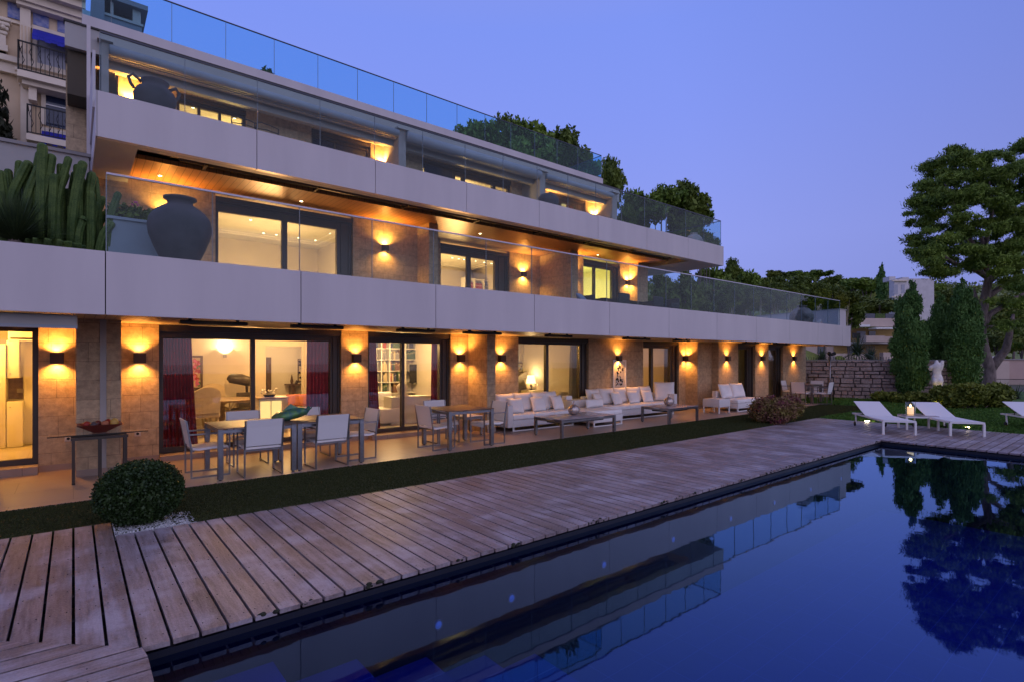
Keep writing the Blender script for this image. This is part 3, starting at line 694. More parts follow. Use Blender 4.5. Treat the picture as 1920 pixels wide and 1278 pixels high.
balustrade([.15 + 1.178 * i for i in range(3)][0:1] + [1.85 + 1.178 * i for i in range(-1, 14)][:14] + [17.42], 15.31, 9.40, 10.41, "glass_roof", name_rail="rail_dark", side_y=17.2)

# ---- rooms behind the glass
def room(x0, x1, y0, y1, z0, z1, wallm="plaster_warm", floorm="indoor_tile", ceil="ceiling_white", hole=None):
    a = MB(); t = .08
    a.box(x0 - t, x1 + t, y0, y1 + t, z0 - .1, z0, floorm); a.box(x0 - t, x1 + t, y0, y1 + t, z1, z1 + t * .8, ceil)
    a.box(x0 - t, x0, y0, y1, z0 + .001, z1 - .001, wallm); a.box(x1, x1 + t, y0, y1, z0 + .001, z1 - .001, wallm)
    if hole:
        h0, h1, hz = hole
        a.box(x0 - t, h0, y1, y1 + t, z0 + .001, z1 - .001, wallm); a.box(h1, x1 + t, y1, y1 + t, z0 + .001, z1 - .001, wallm); a.box(h0, h1, y1, y1 + t, hz, z1 - .001, wallm)
    else: a.box(x0 - t, x1 + t, y1, y1 + t, z0 + .001, z1 - .001, wallm)
    return part("room", a)
YI = YW + .36
WARM = (1, .51, .165); YEL = (1, .70, .28); ORG = (1, .42, .10)
room(-5, -.1, YI, 15.6, .12, 2.42, "kitchen_white", "indoor_tile")
room(1.0, 5.05, YI, 15.5, .1, 2.42, hole=(x(498, 15.5), 5.0, 2.12)); 
a = MB(); hx0, hx1 = x(498, 15.5) - .3, 7.2
a.box(hx0, hx1, 15.6, 18.2, .0, .1, "indoor_tile"); a.box(hx0, hx1, 18.2, 18.3, .1, 2.42, "plaster_warm"); a.box(hx0 - .1, hx0, 15.6, 18.2, .1, 2.42, "plaster_warm"); a.box(hx1, hx1 + .1, 15.6, 18.2, .1, 2.42, "plaster_warm"); a.box(hx0, hx1, 15.6, 18.3, 2.42, 2.44, "ceiling_white"); part("hall", a)
room(5.2, 7.9, YI, 14.6, .1, 2.42)
room(8.3, 12.3, YI, 14.6, .1, 2.42)
room(13.2, 17.2, YI, 14.8, .1, 2.42, "plaster_warm", "indoor_tile")
room(18.2, 25.2, YW2 + .36, 14, .1, 2.42)
room(1.8, 6.5, S1 + .31, 18.5, 3.0, 5.5); room(8.0, 13.0, S2 + .31, 18.5, 3.0, 5.46, "plaster_warm"); room(13.7, 17.1, S3 + .31, 17.5, 3.0, 5.46, "plaster_warm")
for x0, x1 in ((1.5, 5.5), (5.8, 7.8), (8.0, 13.2), (13.4, 16.9)): room(x0, x1, S4 + .31, 19, 5.95, 8.4)
def room_light(x_, y_, z_, e, c=WARM, s=.25): return lamp('POINT', (x_, y_, z_), e, c, villa, s, name="room_light")
room_light(-1.4, 13.2, 2.2, 175, (1, .47, .085)); room_light(-2.8, 13.0, 2.2, 90, (1, .47, .085))
room_light(3.0, 13.0, 2.25, 190); room_light(4.4, 14.4, 2.2, 90); room_light(4.9, 17.0, 2.1, 80, (1, .6, .25))
room_light(6.6, 13.0, 2.2, 200, (1, .60, .24)); room_light(9.6, 13.4, 2.0, 95, (1, .56, .16)); room_light(15.2, 13.4, 1.6, 60, (1, .48, .13)); room_light(21.5, 12.5, 2.0, 18, (1, .6, .25))
room_light(4.2, 15.6, 3.7, 560, (1, .48, .165), .4); room_light(10.6, 16.2, 3.7, 500, (1, .47, .15), .4); room_light(15.4, 15.2, 4.0, 330, (1, .72, .12), .3)
room_light(3.6, 17, 6.8, 360, (1, .52, .15), .3); room_light(10.8, 17, 6.8, 400, (1, .50, .16), .3); room_light(15.0, 17, 6.8, 260, (1, .68, .28), .3)

# ceiling coves and downlights seen from below on the second storey
def cove(x0, x1, y0, y1, z):
    a = MB()
    for d, h in ((0, .05), (.22, .03)):
        a.box(x0 + d, x1 - d, y0 + d, y0 + d + .06, z - h, z - .001, "plaster_white"); a.box(x0 + d, x1 - d, y1 - d - .06, y1 - d, z - h, z - .001, "plaster_white")
        a.box(x0 + d, x0 + d + .06, y0 + d + .061, y1 - d - .061, z - h, z - .001, "plaster_white"); a.box(x1 - d - .06, x1 - d, y0 + d + .061, y1 - d - .061, z - h, z - .001, "plaster_white")
    part("ceiling_moulding", a)
cove(2.5, 6.2, 14.6, 17.6, 5.5); cove(8.4, 12.6, 15.4, 18, 5.46)
def downlights(pts, z, where, grp):
    for i, (x_, y_) in enumerate(pts):
        q = empty("downlight", (x_, y_, z), 0, where % (i + 1), "downlight", grp)
        a = MB(); a.lathe([(.055, -.001), (.055, -.012), (.04, -.012), (.04, -.001)], "steel", 14); a.build("ring", q)
        a = MB(); a.lathe([(0, -.004), (.038, -.004), (.038, -.008), (0, -.009)], "glow_hot", 12); a.build("bulb", q)
downlights([(x(u, 17), 17.0) for u in (494, 518, 560, 592)] + [(x(470, 15.6), 15.6), (x(620, 15.8), 15.8)], 5.5, "ceiling spot inside the wide first floor window, number %d of the room", "ceiling spots behind the first floor windows")
downlights([(x(u, 16.6), 16.6) for u in (848, 860, 870, 892, 908, 922)], 5.46, "ceiling spot in the first floor library window, number %d from the left", "ceiling spots behind the first floor windows")
downlights([(x(u, 16.3), 16.3) for u in (362, 440, 880, 908)], 8.4, "ceiling spot behind the top floor windows, number %d from the left", "ceiling spots behind the top floor windows")
# spots in the slatted soffit; the last one models wall lamp light on the boards
for i, (u, nm) in enumerate(((300, "above the big dark jar"), (565, "above the wide first floor window"), (900, "above the library window"), (1121, "above the yellow lit room, standing in for wall lamp glow"))):
    p_ = (x(u, 12.9), 12.9, 5.47)
    q = empty("soffit_spot", p_, 0, "small warm spot in the timber soffit " + nm, "downlight", "spots in the timber soffit")
    a = MB(); a.lathe([(.05, -.001), (.05, -.01), (.036, -.01), (.036, -.001)], "steel", 14); a.build("ring", q)
    a = MB(); a.lathe([(0, -.004), (.034, -.004), (.034, -.007), (0, -.008)], "glow_hot", 12); a.build("bulb", q)
# tube of the awning in the first floor recess
q = empty("awning_roller", (0, 0, 0), 0, "long dark awning roller hanging in the recess under the upper balcony", "awning")
a = MB(); a.tube([(1.5, 11.45, 5.44), (16.9, 11.45, 5.44)], .055, "bronze_frame", 12); a.build("roller", q)
a = MB(); a.box(1.4, 17.0, 11.62, 11.70, 5.50, 5.60, "dark_metal"); a.build("back_rail", q)
for i in range(8):
    a = MB(); xx = 1.9 + i * 2.1; a.box(xx, xx + .05, 11.36, 11.68, 5.37, 5.615, "dark_metal"); a.build("bracket", q)
# kitchen awning box under the lower parapet
q = empty("awning_box", (0, 0, 0), 0, "square grey awning box above the kitchen door at the far left", "awning")
a = MB(); a.rbox(-4, .04, 8.62, 8.80, 2.16, 2.322, "panel_taupe", .02); a.build("housing", q)
a = MB(); a.box(-4, .04, 8.605, 8.618, 2.15, 2.19, "planter_zinc"); a.build("front_bar", q)
# infrared heaters under the lower soffit
for i, (u0, u1) in enumerate(((336, 463), (546, 642), (745, 813), (870, 938), (1024, 1070), (1170, 1216), (1264, 1291), (1395, 1420), (1452, 1478))):
    Yh = 9.05; x0, x1 = x(u0, Yh), x(u1, Yh)
    q = empty("patio_heater", ((x0 + x1) / 2, Yh, SOF), 0, "slim black heater bar under the lower soffit, number %d from the left" % (i + 1), "heater", "black heater bars under the soffit"); hw = (x1 - x0) / 2
    a = MB(); a.rbox(-hw, hw, -.07, .07, -.10, -.045, "dark_metal", .015); a.build("body", q)
    for s in (-1, 1):
        a = MB(); a.box(s * hw * .7 - .02, s * hw * .7 + .02, -.02, .02, -.045, -.001, "dark_metal"); a.build("bracket", q)

# ---- wall lamps: box shining up and down
def wall_lamp(X_, Y_, Z_, label, e=9, col=(1, .40, .07), s=1.0, spread=140, up=1.0):
    q = empty("wall_lamp", (X_, Y_ - .001, Z_), 0, label, "wall lamp", "square up and down wall lamps")
    a = MB(); t = .012
    w_, d_, h_ = .085 * s, .13 * s, .085 * s
    a.box(-w_, w_, -d_, -d_ + t, -h_, h_, "lamp_metal"); a.box(-w_, -w_ + t, -d_ + t, -.012, -h_, h_, "lamp_metal"); a.box(w_ - t, w_, -d_ + t, -.012, -h_, h_, "lamp_metal"); a.box(-w_, w_, -.012, 0, -h_, h_, "lamp_metal")
    a.build("housing", q)
    a = MB(); a.box(-w_ + t, w_ - t, -d_ + t, -.013, -h_ + .03, -h_ + .035, "glow_warm"); a.box(-w_ + t, w_ - t, -d_ + t, -.013, h_ - .035, h_ - .03, "glow_warm"); a.build("diffuser", q)
    lr = random.Random(int(X_ * 100) + int(Z_ * 10)); e1, e2 = e * lr.uniform(.8, 1.2), e * lr.uniform(.8, 1.2)
    lamp('SPOT', (0, -.085 * s, h_ - .02), e1 * up, col, q, .02, (R(180) + R(lr.uniform(-5, 9)), R(lr.uniform(-4, 4)), 0), spread, .8, "lamp_up"); lamp('SPOT', (0, -.085 * s, -h_ + .02), e2, col, q, .02, (R(lr.uniform(-9, 5)), R(lr.uniform(-4, 4)), 0), spread, .8, "lamp_down")
    return q
E1 = 54
for u, Y_, lb in ((107, YW, "bronze box lamp beside the kitchen door at the far left"), (262, YW, "bronze box lamp between the fruit bowl console and the dining room window"),
                  (669, YW, "bronze box lamp between the dining room window and the library window"), (865, YW, "bronze box lamp right of the library window with red curtains"),
                  (942, YW, "bronze box lamp left of the bedroom window"), (1161.5, YW, "bronze box lamp above the framed picture"),
                  (1286, YW, "bronze box lamp left of the wide stone pier behind the square low table"), (1366, YW2, "bronze box lamp above the white loveseat"),
                  (1431.5, YW2, "bronze box lamp between the two narrow curtained windows"), (1491, YW2, "bronze box lamp on the last pier before the rubble stone wall")):
    wall_lamp(wx(u, Y_ - .08), Y_, 1.79, lb, E1)
for u, Y_, lb in ((312, S1, "wall lamp hidden behind the big dark jar on the first floor"), (723, S1, "box lamp on the first floor between the wide window and the library window"), (983, S2, "box lamp on the first floor right of the library window"), (1082, S3, "box lamp beside the fin left of the yellow lit room"), (1178, S3, "box lamp right of the yellow lit room")):
    wall_lamp(wx(u, Y_ - .08) if u != 1082 else 13.75, Y_, 4.74, lb, 90, s=.95, spread=155, up=2.0)
for u, lb in ((243, "top floor wall lamp left of the two handled jar"), (716, "top floor wall lamp left of the middle pier"), (1030, "top floor wall lamp right of the third pier"), (1113, "top floor wall lamp near the right end")):
    wall_lamp(wx(u, S4 - .08), S4, 7.72, lb, 210, (1, .38, .07), spread=160, up=1.3)
for xx, nm in ((X(128), "beside the console"), (X(258), "right of the first stone pier")):
    q = empty("wall_socket", (xx, YW - .001, .50), 0, "white wall socket low on the stone " + nm, "socket")
    a = MB(); a.rbox(-.045, .045, -.012, 0, -.045, .045, "white_plastic", .006); a.build("plate", q)
    a = MB(); a.lathe([(.022, 0), (.022, .004), (.016, .001)], "dark_metal", 14); o = a.build("socket_hole", q); o.location = (0, -.012, 0); o.rotation_euler = (R(90), 0, 0)

# ================================================================== outdoor furniture
def make_chair():
    t = empty("dining_chair")
    for s in (-1, 1):                                     # sled side frames of square tube
        a = MB(); xx = s * .265; k = .022
        a.bar((xx, -.26, .011), (xx, .27, .011), k, k, "steel"); a.bar((xx, .26, .0225), (xx, .26, .64), k, k, "steel")
        a.bar((xx, -.25, .0225), (xx, -.25, .43), k, k, "steel"); a.bar((xx, -.25, .43), (xx, -.315, .86), k, k, "steel"); a.bar((xx, -.29, .65), (xx, .271, .65), k + .008, k, "steel")
        a.build("side_frame", t)
    a = MB(); a.bar((-.254, .20, .40), (.254, .20, .40), .02, .02, "steel"); a.build("crossbar", t); a = MB(); a.bar((-.254, -.22, .40), (.254, -.22, .40), .02, .02, "steel"); a.build("crossbar", t)
    # seat: upholstered sling, rolled down at the front edge
    prof = [(.27, .395), (.262, .43), (.22, .452), (.05, .448), (-.15, .436), (-.235, .452)]
    a = MB(); vs = []; n = len(prof)
    for xx in (-.25, .25):
        for y, z in prof: vs.append((xx, y, z))
        for y, z in prof[::-1]: vs.append((xx, y * .985, z - .032))
    m_ = 2 * n; a.add(vs, [tuple(range(m_))[::-1], tuple(range(m_, 2 * m_))] + [(i, (i + 1) % m_, (i + 1) % m_ + m_, i + m_) for i in range(m_)], "cushion_white"); a.build("seat", t)
    prof = [(-.238, .47), (-.262, .60), (-.290, .75), (-.318, .865)]
    a = MB(); vs = []; n = len(prof)
    for xx in (-.25, .25):
        for y, z in prof: vs.append((xx, y, z))
        for y, z in prof[::-1]: vs.append((xx, y - .016, z - .002))
    m_ = 2 * n; a.add(vs, [tuple(range(m_))[::-1], tuple(range(m_, 2 * m_))] + [(i, (i + 1) % m_, (i + 1) % m_ + m_, i + m_) for i in range(m_)], "sling_white"); a.build("backrest", t)
    return t
chair0 = make_chair(); used = [False]
def place_chair(x_, y_, rz, label):
    o = chair0 if not used[0] else copy_tree(chair0); used[0] = True
    o.location = (x_, y_, .007); o.rotation_euler = (0, 0, R(rz + random.uniform(-2.5, 2.5))); o["label"] = label; o["category"] = "chair"; o["group"] = "white sling dining chairs on steel frames"
place_chair(1.60, 9.42, -90, "white dining chair at the left end of the long table")
place_chair(2.24, 8.93, 0, "left white dining chair with its back to the pool, before the long table")
place_chair(3.28, 8.93, 2, "right white dining chair with its back to the pool, before the long table")
place_chair(2.30, 9.95, 180, "white dining chair behind the long table, left one before the dining room window")
place_chair(3.36, 9.95, 180, "white dining chair behind the long table, half hidden by the green fish bowl")
place_chair(3.95, 9.28, 92, "white dining chair at the right end of the long table")
place_chair(5.60, 9.25, -88, "white dining chair on the left side of the square table")
place_chair(6.15, 9.92, 178, "white dining chair behind the square table")
place_chair(6.80, 9.15, 90, "white dining chair on the right side of the square table beside the sofa")
place_chair(22.35, 9.25, -90, "far dining chair left of the distant table near the last pier")
place_chair(22.75, 8.62, 5, "far dining chair with its back to the lawn, at the distant table")
place_chair(23.75, 9.3, 95, "far dining chair right of the distant table before the rubble wall")
place_chair(23.2, 10.0, 180, "far dining chair behind the distant table")

def table(name, x0, x1, y0, y1, h, label, top, grp, leg=.07, shelf=False):
    t = empty(name, ((x0 + x1) / 2, (y0 + y1) / 2, .007), 0, label, "table", grp); hx, hy = (x1 - x0) / 2, (y1 - y0) / 2
    a = MB(); a.rbox(-hx, hx, -hy, hy, h - .014, h, top, .004); a.build("table_top", t)
    a = MB()
    for s in (-1, 1):
        a.box(-hx + leg, hx - leg, s * (hy - leg / 2) - .014, s * (hy - leg / 2) + .014, h - .075, h - .030, "steel"); a.box(s * (hx - leg / 2) - .014, s * (hx - leg / 2) + .014, -hy + leg, hy - leg, h - .075, h - .030, "steel")
    if shelf: a.box(-hx + .2, hx - .2, -hy * .5, hy * .5, h - .13, h - .08, "dark_metal")
    a.build("apron", t)
    for sx_ in (-1, 1):
        for sy_ in (-1, 1):
            a = MB(); cx_, cy_ = sx_ * (hx - leg / 2 - .005), sy_ * (hy - leg / 2 - .005)
            a.box(cx_ - leg / 2, cx_ + leg / 2, cy_ - leg / 2, cy_ + leg / 2, .015, h - .018, "steel"); a.lathe([(.02, 0), (.02, .015)], "dark_metal", 10, (cx_, cy_, 0)); a.build("leg", t)
    return t
G = "steel framed terrace tables"
table("dining_table", 1.62, 2.735, 8.72, 9.80, .76, "left half of the long dining table with brown top", "table_top", G)
table("dining_table", 2.745, 3.86, 8.72, 9.80, .76, "right half of the long dining table, carrying the green fish bowl", "table_top", G)
table("dining_table", 5.57, 6.66, 8.73, 9.78, .77, "square brown topped table between the long table and the sofa", "table_top", G)
table("dining_table", 22.6, 23.5, 8.9, 9.8, .75, "distant square table near the rubble stone wall", "table_top", G)
table("coffee_table", 8.33, 10.17, 8.47, 9.40, .43, "low grey topped coffee table in front of the left sofa", "table_glass_top", G, .06, True)
table("coffee_table", 12.42, 13.85, 8.52, 9.46, .44, "low grey topped coffee table in front of the right sofa", "table_glass_top", G, .06, True)
t = table("side_table", 6.95, 7.45, 10.2, 10.7, .45, "small low white side table behind the square table", "white_paint", G, .05)

# green fish-shaped bowl on the table
q = empty("fish_bowl", (wx(543, 9.2), 9.2, .768), 0, "green and blue glazed fish shaped bowl on the long dining table", "bowl")
a = MB(); vs = []; nu, nv = 22, 14
for i in range(nv + 1):
    t_ = math.pi * i / nv
    for k in range(nu):
        p_ = 2 * math.pi * k / nu; rr = 1 + .16 * math.sin(3 * p_ + 1) * math.sin(t_) + .07 * math.sin(7 * p_ + 2 * t_)
        vs.append((.27 * rr * math.sin(t_) * math.cos(p_), .15 * rr * math.sin(t_) * math.sin(p_), .095 - .09 * math.cos(t_) * rr + .05 * math.cos(p_) * math.sin(t_)))
a.add(vs, [(i * nu + k, i * nu + (k + 1) % nu, (i + 1) * nu + (k + 1) % nu, (i + 1) * nu + k) for i in range(nv) for k in range(nu)], "fish_green", True); a.build("body", q)
a = MB(); a.add([(.20, -.02, .10), (.34, -.10, .22), (.36, .0, .17), (.34, .10, .22), (.20, .02, .10), (.27, 0, .06)], [(0, 1, 2), (0, 2, 4), (2, 3, 4), (0, 4, 5), (0, 5, 1), (4, 3, 5)], "fish_green"); a.build("tail", q)
a = MB(); a.add([(-.10, 0, .17), (.02, .02, .27), (.14, 0, .20), (.10, .03, .15), (-.06, .03, .14), (0, -.02, .16)], [(0, 5, 1), (5, 2, 1), (0, 1, 4), (1, 3, 4), (1, 2, 3), (5, 3, 2), (5, 0, 4)], "fish_green"); a.build("fin", q)
# silver ribbed vases on the coffee tables
for x_, y_, z_, nm in ((wx(1076, 9.05), 9.05, .437, "left"), (wx(1254, 9.0), 9.0, .447, "right")):
    q = empty("vase", (x_, y_, z_), 0, "round silvery ribbed vase with thin neck on the %s coffee table" % nm, "vase", "silvery vases on the coffee tables")
    a = MB(); prof = [(.05, 0), (.10, .03), (.135, .09), (.138, .14), (.11, .20), (.05, .24), (.025, .26), (.018, .31), (.024, .325)]
    n = 36; vs = [(r_ * (1 + .05 * math.cos(12 * 2 * math.pi * k / n)) * math.cos(2 * math.pi * k / n), r_ * (1 + .05 * math.cos(12 * 2 * math.pi * k / n)) * math.sin(2 * math.pi * k / n), z) for r_, z in prof for k in range(n)]
    a.add(vs, [(i * n + k, i * n + (k + 1) % n, (i + 1) * n + (k + 1) % n, (i + 1) * n + k) for i in range(len(prof) - 1) for k in range(n)] + [tuple(range(n))[::-1]], "silver_vase", True); a.build("body", q)

# cushions
def pillow(x_, y_, z_, w_, h_, d_, tilt, yaw, label, grp="white cushions on the sofas", mat="cushion_white"):
    """upright cushion, bottom edge at (x,y,z), leaning back by tilt"""
    a = MB(); nu, nv = 12, 12; vs = []
    for s in (-1, 1):
        for i in range(nv + 1):
            for k in range(nu + 1):
                u_, v_ = k / nu * 2 - 1, i / nv * 2 - 1
                th = (1 - u_ ** 4) ** .6 * (1 - v_ ** 4) ** .6 * .5 * d_
                pin = 1 - .045 * (1 - abs(u_)) * 0 - .05 * (1 - v_ * v_) * abs(u_); pin2 = 1 - .05 * (1 - u_ * u_) * abs(v_)
                vs.append((u_ * w_ / 2 * pin, s * max(th, .008), (v_ * pin2 + 1) * h_ / 2))
    n = (nu + 1); o_ = (nv + 1) * n; fs = []
    for i in range(nv):
        for k in range(nu):
            fs.append((i * n + k, i * n + k + 1, (i + 1) * n + k + 1, (i + 1) * n + k)); fs.append((o_ + i * n + k, o_ + (i + 1) * n + k, o_ + (i + 1) * n + k + 1, o_ + i * n + k + 1))
    for k in range(nu):
        fs.append((k, o_ + k, o_ + k + 1, k + 1)); fs.append((nv * n + k, nv * n + k + 1, o_ + nv * n + k + 1, o_ + nv * n + k))
    for i in range(nv):
        fs.append((i * n, (i + 1) * n, o_ + (i + 1) * n, o_ + i * n)); fs.append((i * n + nu, o_ + i * n + nu, o_ + (i + 1) * n + nu, (i + 1) * n + nu))
    a.add(vs, fs, mat, True); o = a.build("cushion"); o.location = (x_, y_, z_); o.rotation_euler = (R(-tilt), 0, R(yaw)); tag(o, label, "cushion", grp); return o

def sofa(name, x0, x1, yf, yb, label, back=True, left_arm=False, right_arm=False, bh=.66, seat_z=.40, split=2):
    t = empty(name, ((x0 + x1) / 2, (yf + yb) / 2, .007), 0, label, "sofa", "white outdoor sofas and lounge pieces"); hx, hy = (x1 - x0) / 2, (yb - yf) / 2
    a = MB(); a.rbox(-hx, hx, -hy, hy, .10, .27, "wicker_white", .012); a.build("base", t)
    wd = 2 * hx / split
    for i in range(split):
        a = MB(); a.rbox(-hx + i * wd + .008, -hx + (i + 1) * wd - .008, -hy + .005, hy - (.2 if back else .005), .272, seat_z, "cushion_white", .035); a.build("seat_cushion", t)
    if back: a = MB(); a.rbox(-hx, hx, hy - .16, hy, .272, bh, "wicker_white", .015); a.build("backrest", t)
    for s, f in ((-1, left_arm), (1, right_arm)):
        if f: a = MB(); a.rbox(min(s * hx, s * (hx + .16)), max(s * hx, s * (hx + .16)), -hy, hy, .10, bh - .02, "wicker_white", .015); a.build("armrest", t)
    for sx_ in (-1, 1):
        for sy_ in (-1, 1):
            a = MB(); a.box(sx_ * (hx - .03) - .02, sx_ * (hx - .03) + .02, sy_ * (hy - .03) - .02, sy_ * (hy - .03) + .02, 0, .10, "white_paint"); a.build("leg", t)
    a = MB(); a.box(-hx + .05, hx - .05, -hy + .012, -hy + .04, .0, .022, "white_paint"); a.build("rail", t)
    return t
sofa("sofa", 8.30, 10.42, 10.12, 11.08, "long white sofa under the bedroom window, left end beside the dining chair", left_arm=True, split=3)
sofa("chaise", 10.46, 11.62, 9.45, 10.60, "wide white ottoman platform between the two sofas", back=False, seat_z=.40, split=1)
sofa("sofa", 11.66, 15.0, 10.10, 11.08, "long white sofa under the framed picture and the narrow window", right_arm=True, split=3)
# raised arm block behind the chaise
q = empty("arm_block", (11.25, 10.84, .007), 0, "low white upholstered block at the left end of the right sofa", "sofa", "white outdoor sofas and lounge pieces")
a = MB(); a.rbox(-.40, .38, -.22, .22, .1, .60, "wicker_white", .02); a.build("base", q); a = MB(); a.rbox(-.40, -.16, .0, .2, .602, .72, "cushion_white", .03); a.build("bolster", q)
sofa("loveseat", 17.25, 18.95, 9.15, 10.10, "white two seat sofa below the lamp right of the stone pier", left_arm=False, split=1)
q = empty("side_block", (16.5, 9.5, .007), 0, "square white wicker low table left of the two seat sofa", "table", "white outdoor sofas and lounge pieces")
a = MB(); a.rbox(-.34, .34, -.30, .30, .20, .46, "wicker_white", .012); a.build("body", q)
for sx_ in (-1, 1):
    for sy_ in (-1, 1): a = MB(); a.box(sx_ * .31 - .02, sx_ * .31 + .02, sy_ * .27 - .02, sy_ * .27 + .02, 0, .20, "white_paint"); a.build("leg", q)
zc = .41
for i, (x_, w_) in enumerate(((8.58, .60), (9.22, .62), (9.80, .58), (10.2, .5))):
    pillow(x_, 10.72, zc, w_, .50, .2, 17, (-6, 3, -2, 5)[i], "large white back cushion on the left sofa, number %d from the left" % (i + 1))
for i, x_ in enumerate((8.72, 9.50, 10.22)):
    pillow(x_, 10.48, zc, .42, .40, .16, 22, (-14, -8, 6)[i], "small white scatter cushion on the left sofa, number %d from the left" % (i + 1))
for i, x_ in enumerate((11.95, 12.55, 13.2, 13.85, 14.45)):
    pillow(x_, 10.74, zc, .60, .50, .2, 16, (4, -5, 3, -4, 2)[i], "large white back cushion on the right sofa, number %d from the left" % (i + 1))
for i, x_ in enumerate((11.9, 12.72, 13.5, 14.2)):
    pillow(x_, 10.50, zc, .44, .40, .16, 22, (20, 8, -6, -9)[i], "small white scatter cushion on the right sofa, number %d from the left" % (i + 1))
pillow(11.45, 10.3, zc, .78, .24, .18, 10, 4, "long white bolster cushion on the left end of the right sofa")
pillow(14.98, 10.45, .42, .66, .62, .18, 14, -46, "big white cushion leaning at the right end of the right sofa")
pillow(17.68, 9.76, zc, .78, .52, .2, 18, 3, "left white cushion on the two seat sofa", ); pillow(18.5, 9.76, zc, .78, .52, .2, 18, -3, "right white cushion on the two seat sofa")

# console with fruit bowl
q = empty("console_table", (.30, 9.92, .007), 0, "narrow glass topped console with dark steel legs before the first pier", "table")
a = MB(); a.box(-.58, .57, -.2, .2, .685, .70, "glass_clear"); a.box(-.58, .57, -.2, -.195, .6851, .6999, "dark_metal"); a.build("table_top", q)
a = MB(); a.box(-.33, .33, -.17, -.14, .62, .66, "bronze_frame"); a.box(-.33, .33, .14, .17, .62, .66, "bronze_frame"); a.build("apron", q)
for sx_ in (-.3, 0, .3):
    a = MB(); a.box(sx_ - .018, sx_ + .018, -.17, -.135, .02, .62, "bronze_frame"); a.box(sx_ - .018, sx_ + .018, .135, .17, .02, .62, "bronze_frame"); a.box(sx_ - .018, sx_ + .018, -.135, .135, .60, .62, "bronze_frame"); a.lathe([(.02, 0), (.02, .02)], "dark_metal", 8, (sx_, -.152, 0)); a.build("leg", q)
fb = empty("fruit_bowl", (.30, 9.92, .708), 0, "wide dark red square bowl on the glass console", "bowl")
a = MB(); lo, hi = .07, .27; vs = []
for r_, z in ((lo, 0), (hi, .125), (hi - .012, .125), (lo - .006, .012)):
    vs += [(-r_, -r_ * .8, z), (r_, -r_ * .8, z), (r_, r_ * .8, z), (-r_, r_ * .8, z)]
a.add(vs, [(i * 4 + k, i * 4 + (k + 1) % 4, (i + 1) * 4 + (k + 1) % 4, (i + 1) * 4 + k) for i in range(3) for k in range(4)] + [(3, 2, 1, 0), (12, 13, 14, 15)], "bowl_red"); a.build("body", fb)
for i, (fx, fy, m_, r_, nm) in enumerate(((-.15, .0, "apple_red", .05, "red apple at the left of the fruit bowl"), (-.07, -.06, "terracotta_dark", .045, "dark plum in front in the fruit bowl"), (-.02, .05, "bowl_red", .05, "dark red apple in the middle of the fruit bowl"), (.06, -.03, "terracotta_cushion", .05, "orange fruit right of the middle of the bowl"), (.10, .06, "apple_red", .048, "red apple behind the yellow pear"), (.17, .0, "pear_yellow", .055, "yellow pear at the right of the fruit bowl"))):
    f_ = MB(); f_.ball((0, 0, 0), r_, m_, 12, 8, (1, 1, .92 if "pear" not in nm else 1.25)); f_.tube([(0, 0, r_ * .85), (.006, 0, r_ * 1.25)], .003, "bark", 5)
    o = f_.build("fruit"); o.location = (.30 + fx, 9.92 + fy, .708 + .105 + r_ * .35); tag(o, nm, "fruit", "fruit in the red bowl")
q = empty("sideboard", (-1.25, 9.9, .007), 0, "edge of a dark low table at the far left by the kitchen door", "table")
a = MB(); a.box(-.46, .46, -.3, .3, .62, .66, "wood_dark"); a.build("table_top", q)
for sx_ in (-1, 1):
    for sy_ in (-1, 1): a = MB(); a.box(sx_ * .42 - .03, sx_ * .42 + .03, sy_ * .27 - .025, sy_ * .27 + .025, 0, .62, "dark_metal"); a.build("leg", q)

# framed picture on the stone wall
pc = at(1161, 703, YW); q = empty("framed_picture", (pc.x, YW - .002, pc.z), 0, "white framed black and white abstract picture leaning above the sofa", "picture")
a = MB(); hw, hh = .32, .50
a.box(-hw, hw, -.03, -.002, -hh, -hh + .05, "white_paint"); a.box(-hw, hw, -.03, -.002, hh - .05, hh, "white_paint"); a.box(-hw, -hw + .05, -.03, -.002, -hh + .05, hh - .05, "white_paint"); a.box(hw - .05, hw, -.03, -.002, -hh + .05, hh - .05, "white_paint"); a.build("frame", q)
a = MB(); a.box(-hw + .051, hw - .051, -.016, -.003, -hh + .051, hh - .051, "white_plastic"); a.build("mount", q)
a = MB(); rr = random.Random(4)
for i in range(46):
    cx_, cz = rr.uniform(-.17, .17), rr.uniform(-.33, .33); w_, h_ = rr.uniform(.02, .07), rr.uniform(.02, .09)
    a.box(cx_ - w_ / 2, cx_ + w_ / 2, -.0175 - .0001 * i, -.0165, cz - h_ / 2, cz + h_ / 2, rr.choice(["screen_black", "planter_zinc", "dark_metal", "screen_black"]), Matrix.Rotation(rr.uniform(-.7, .7), 3, 'Y'))
a.build("print", q)

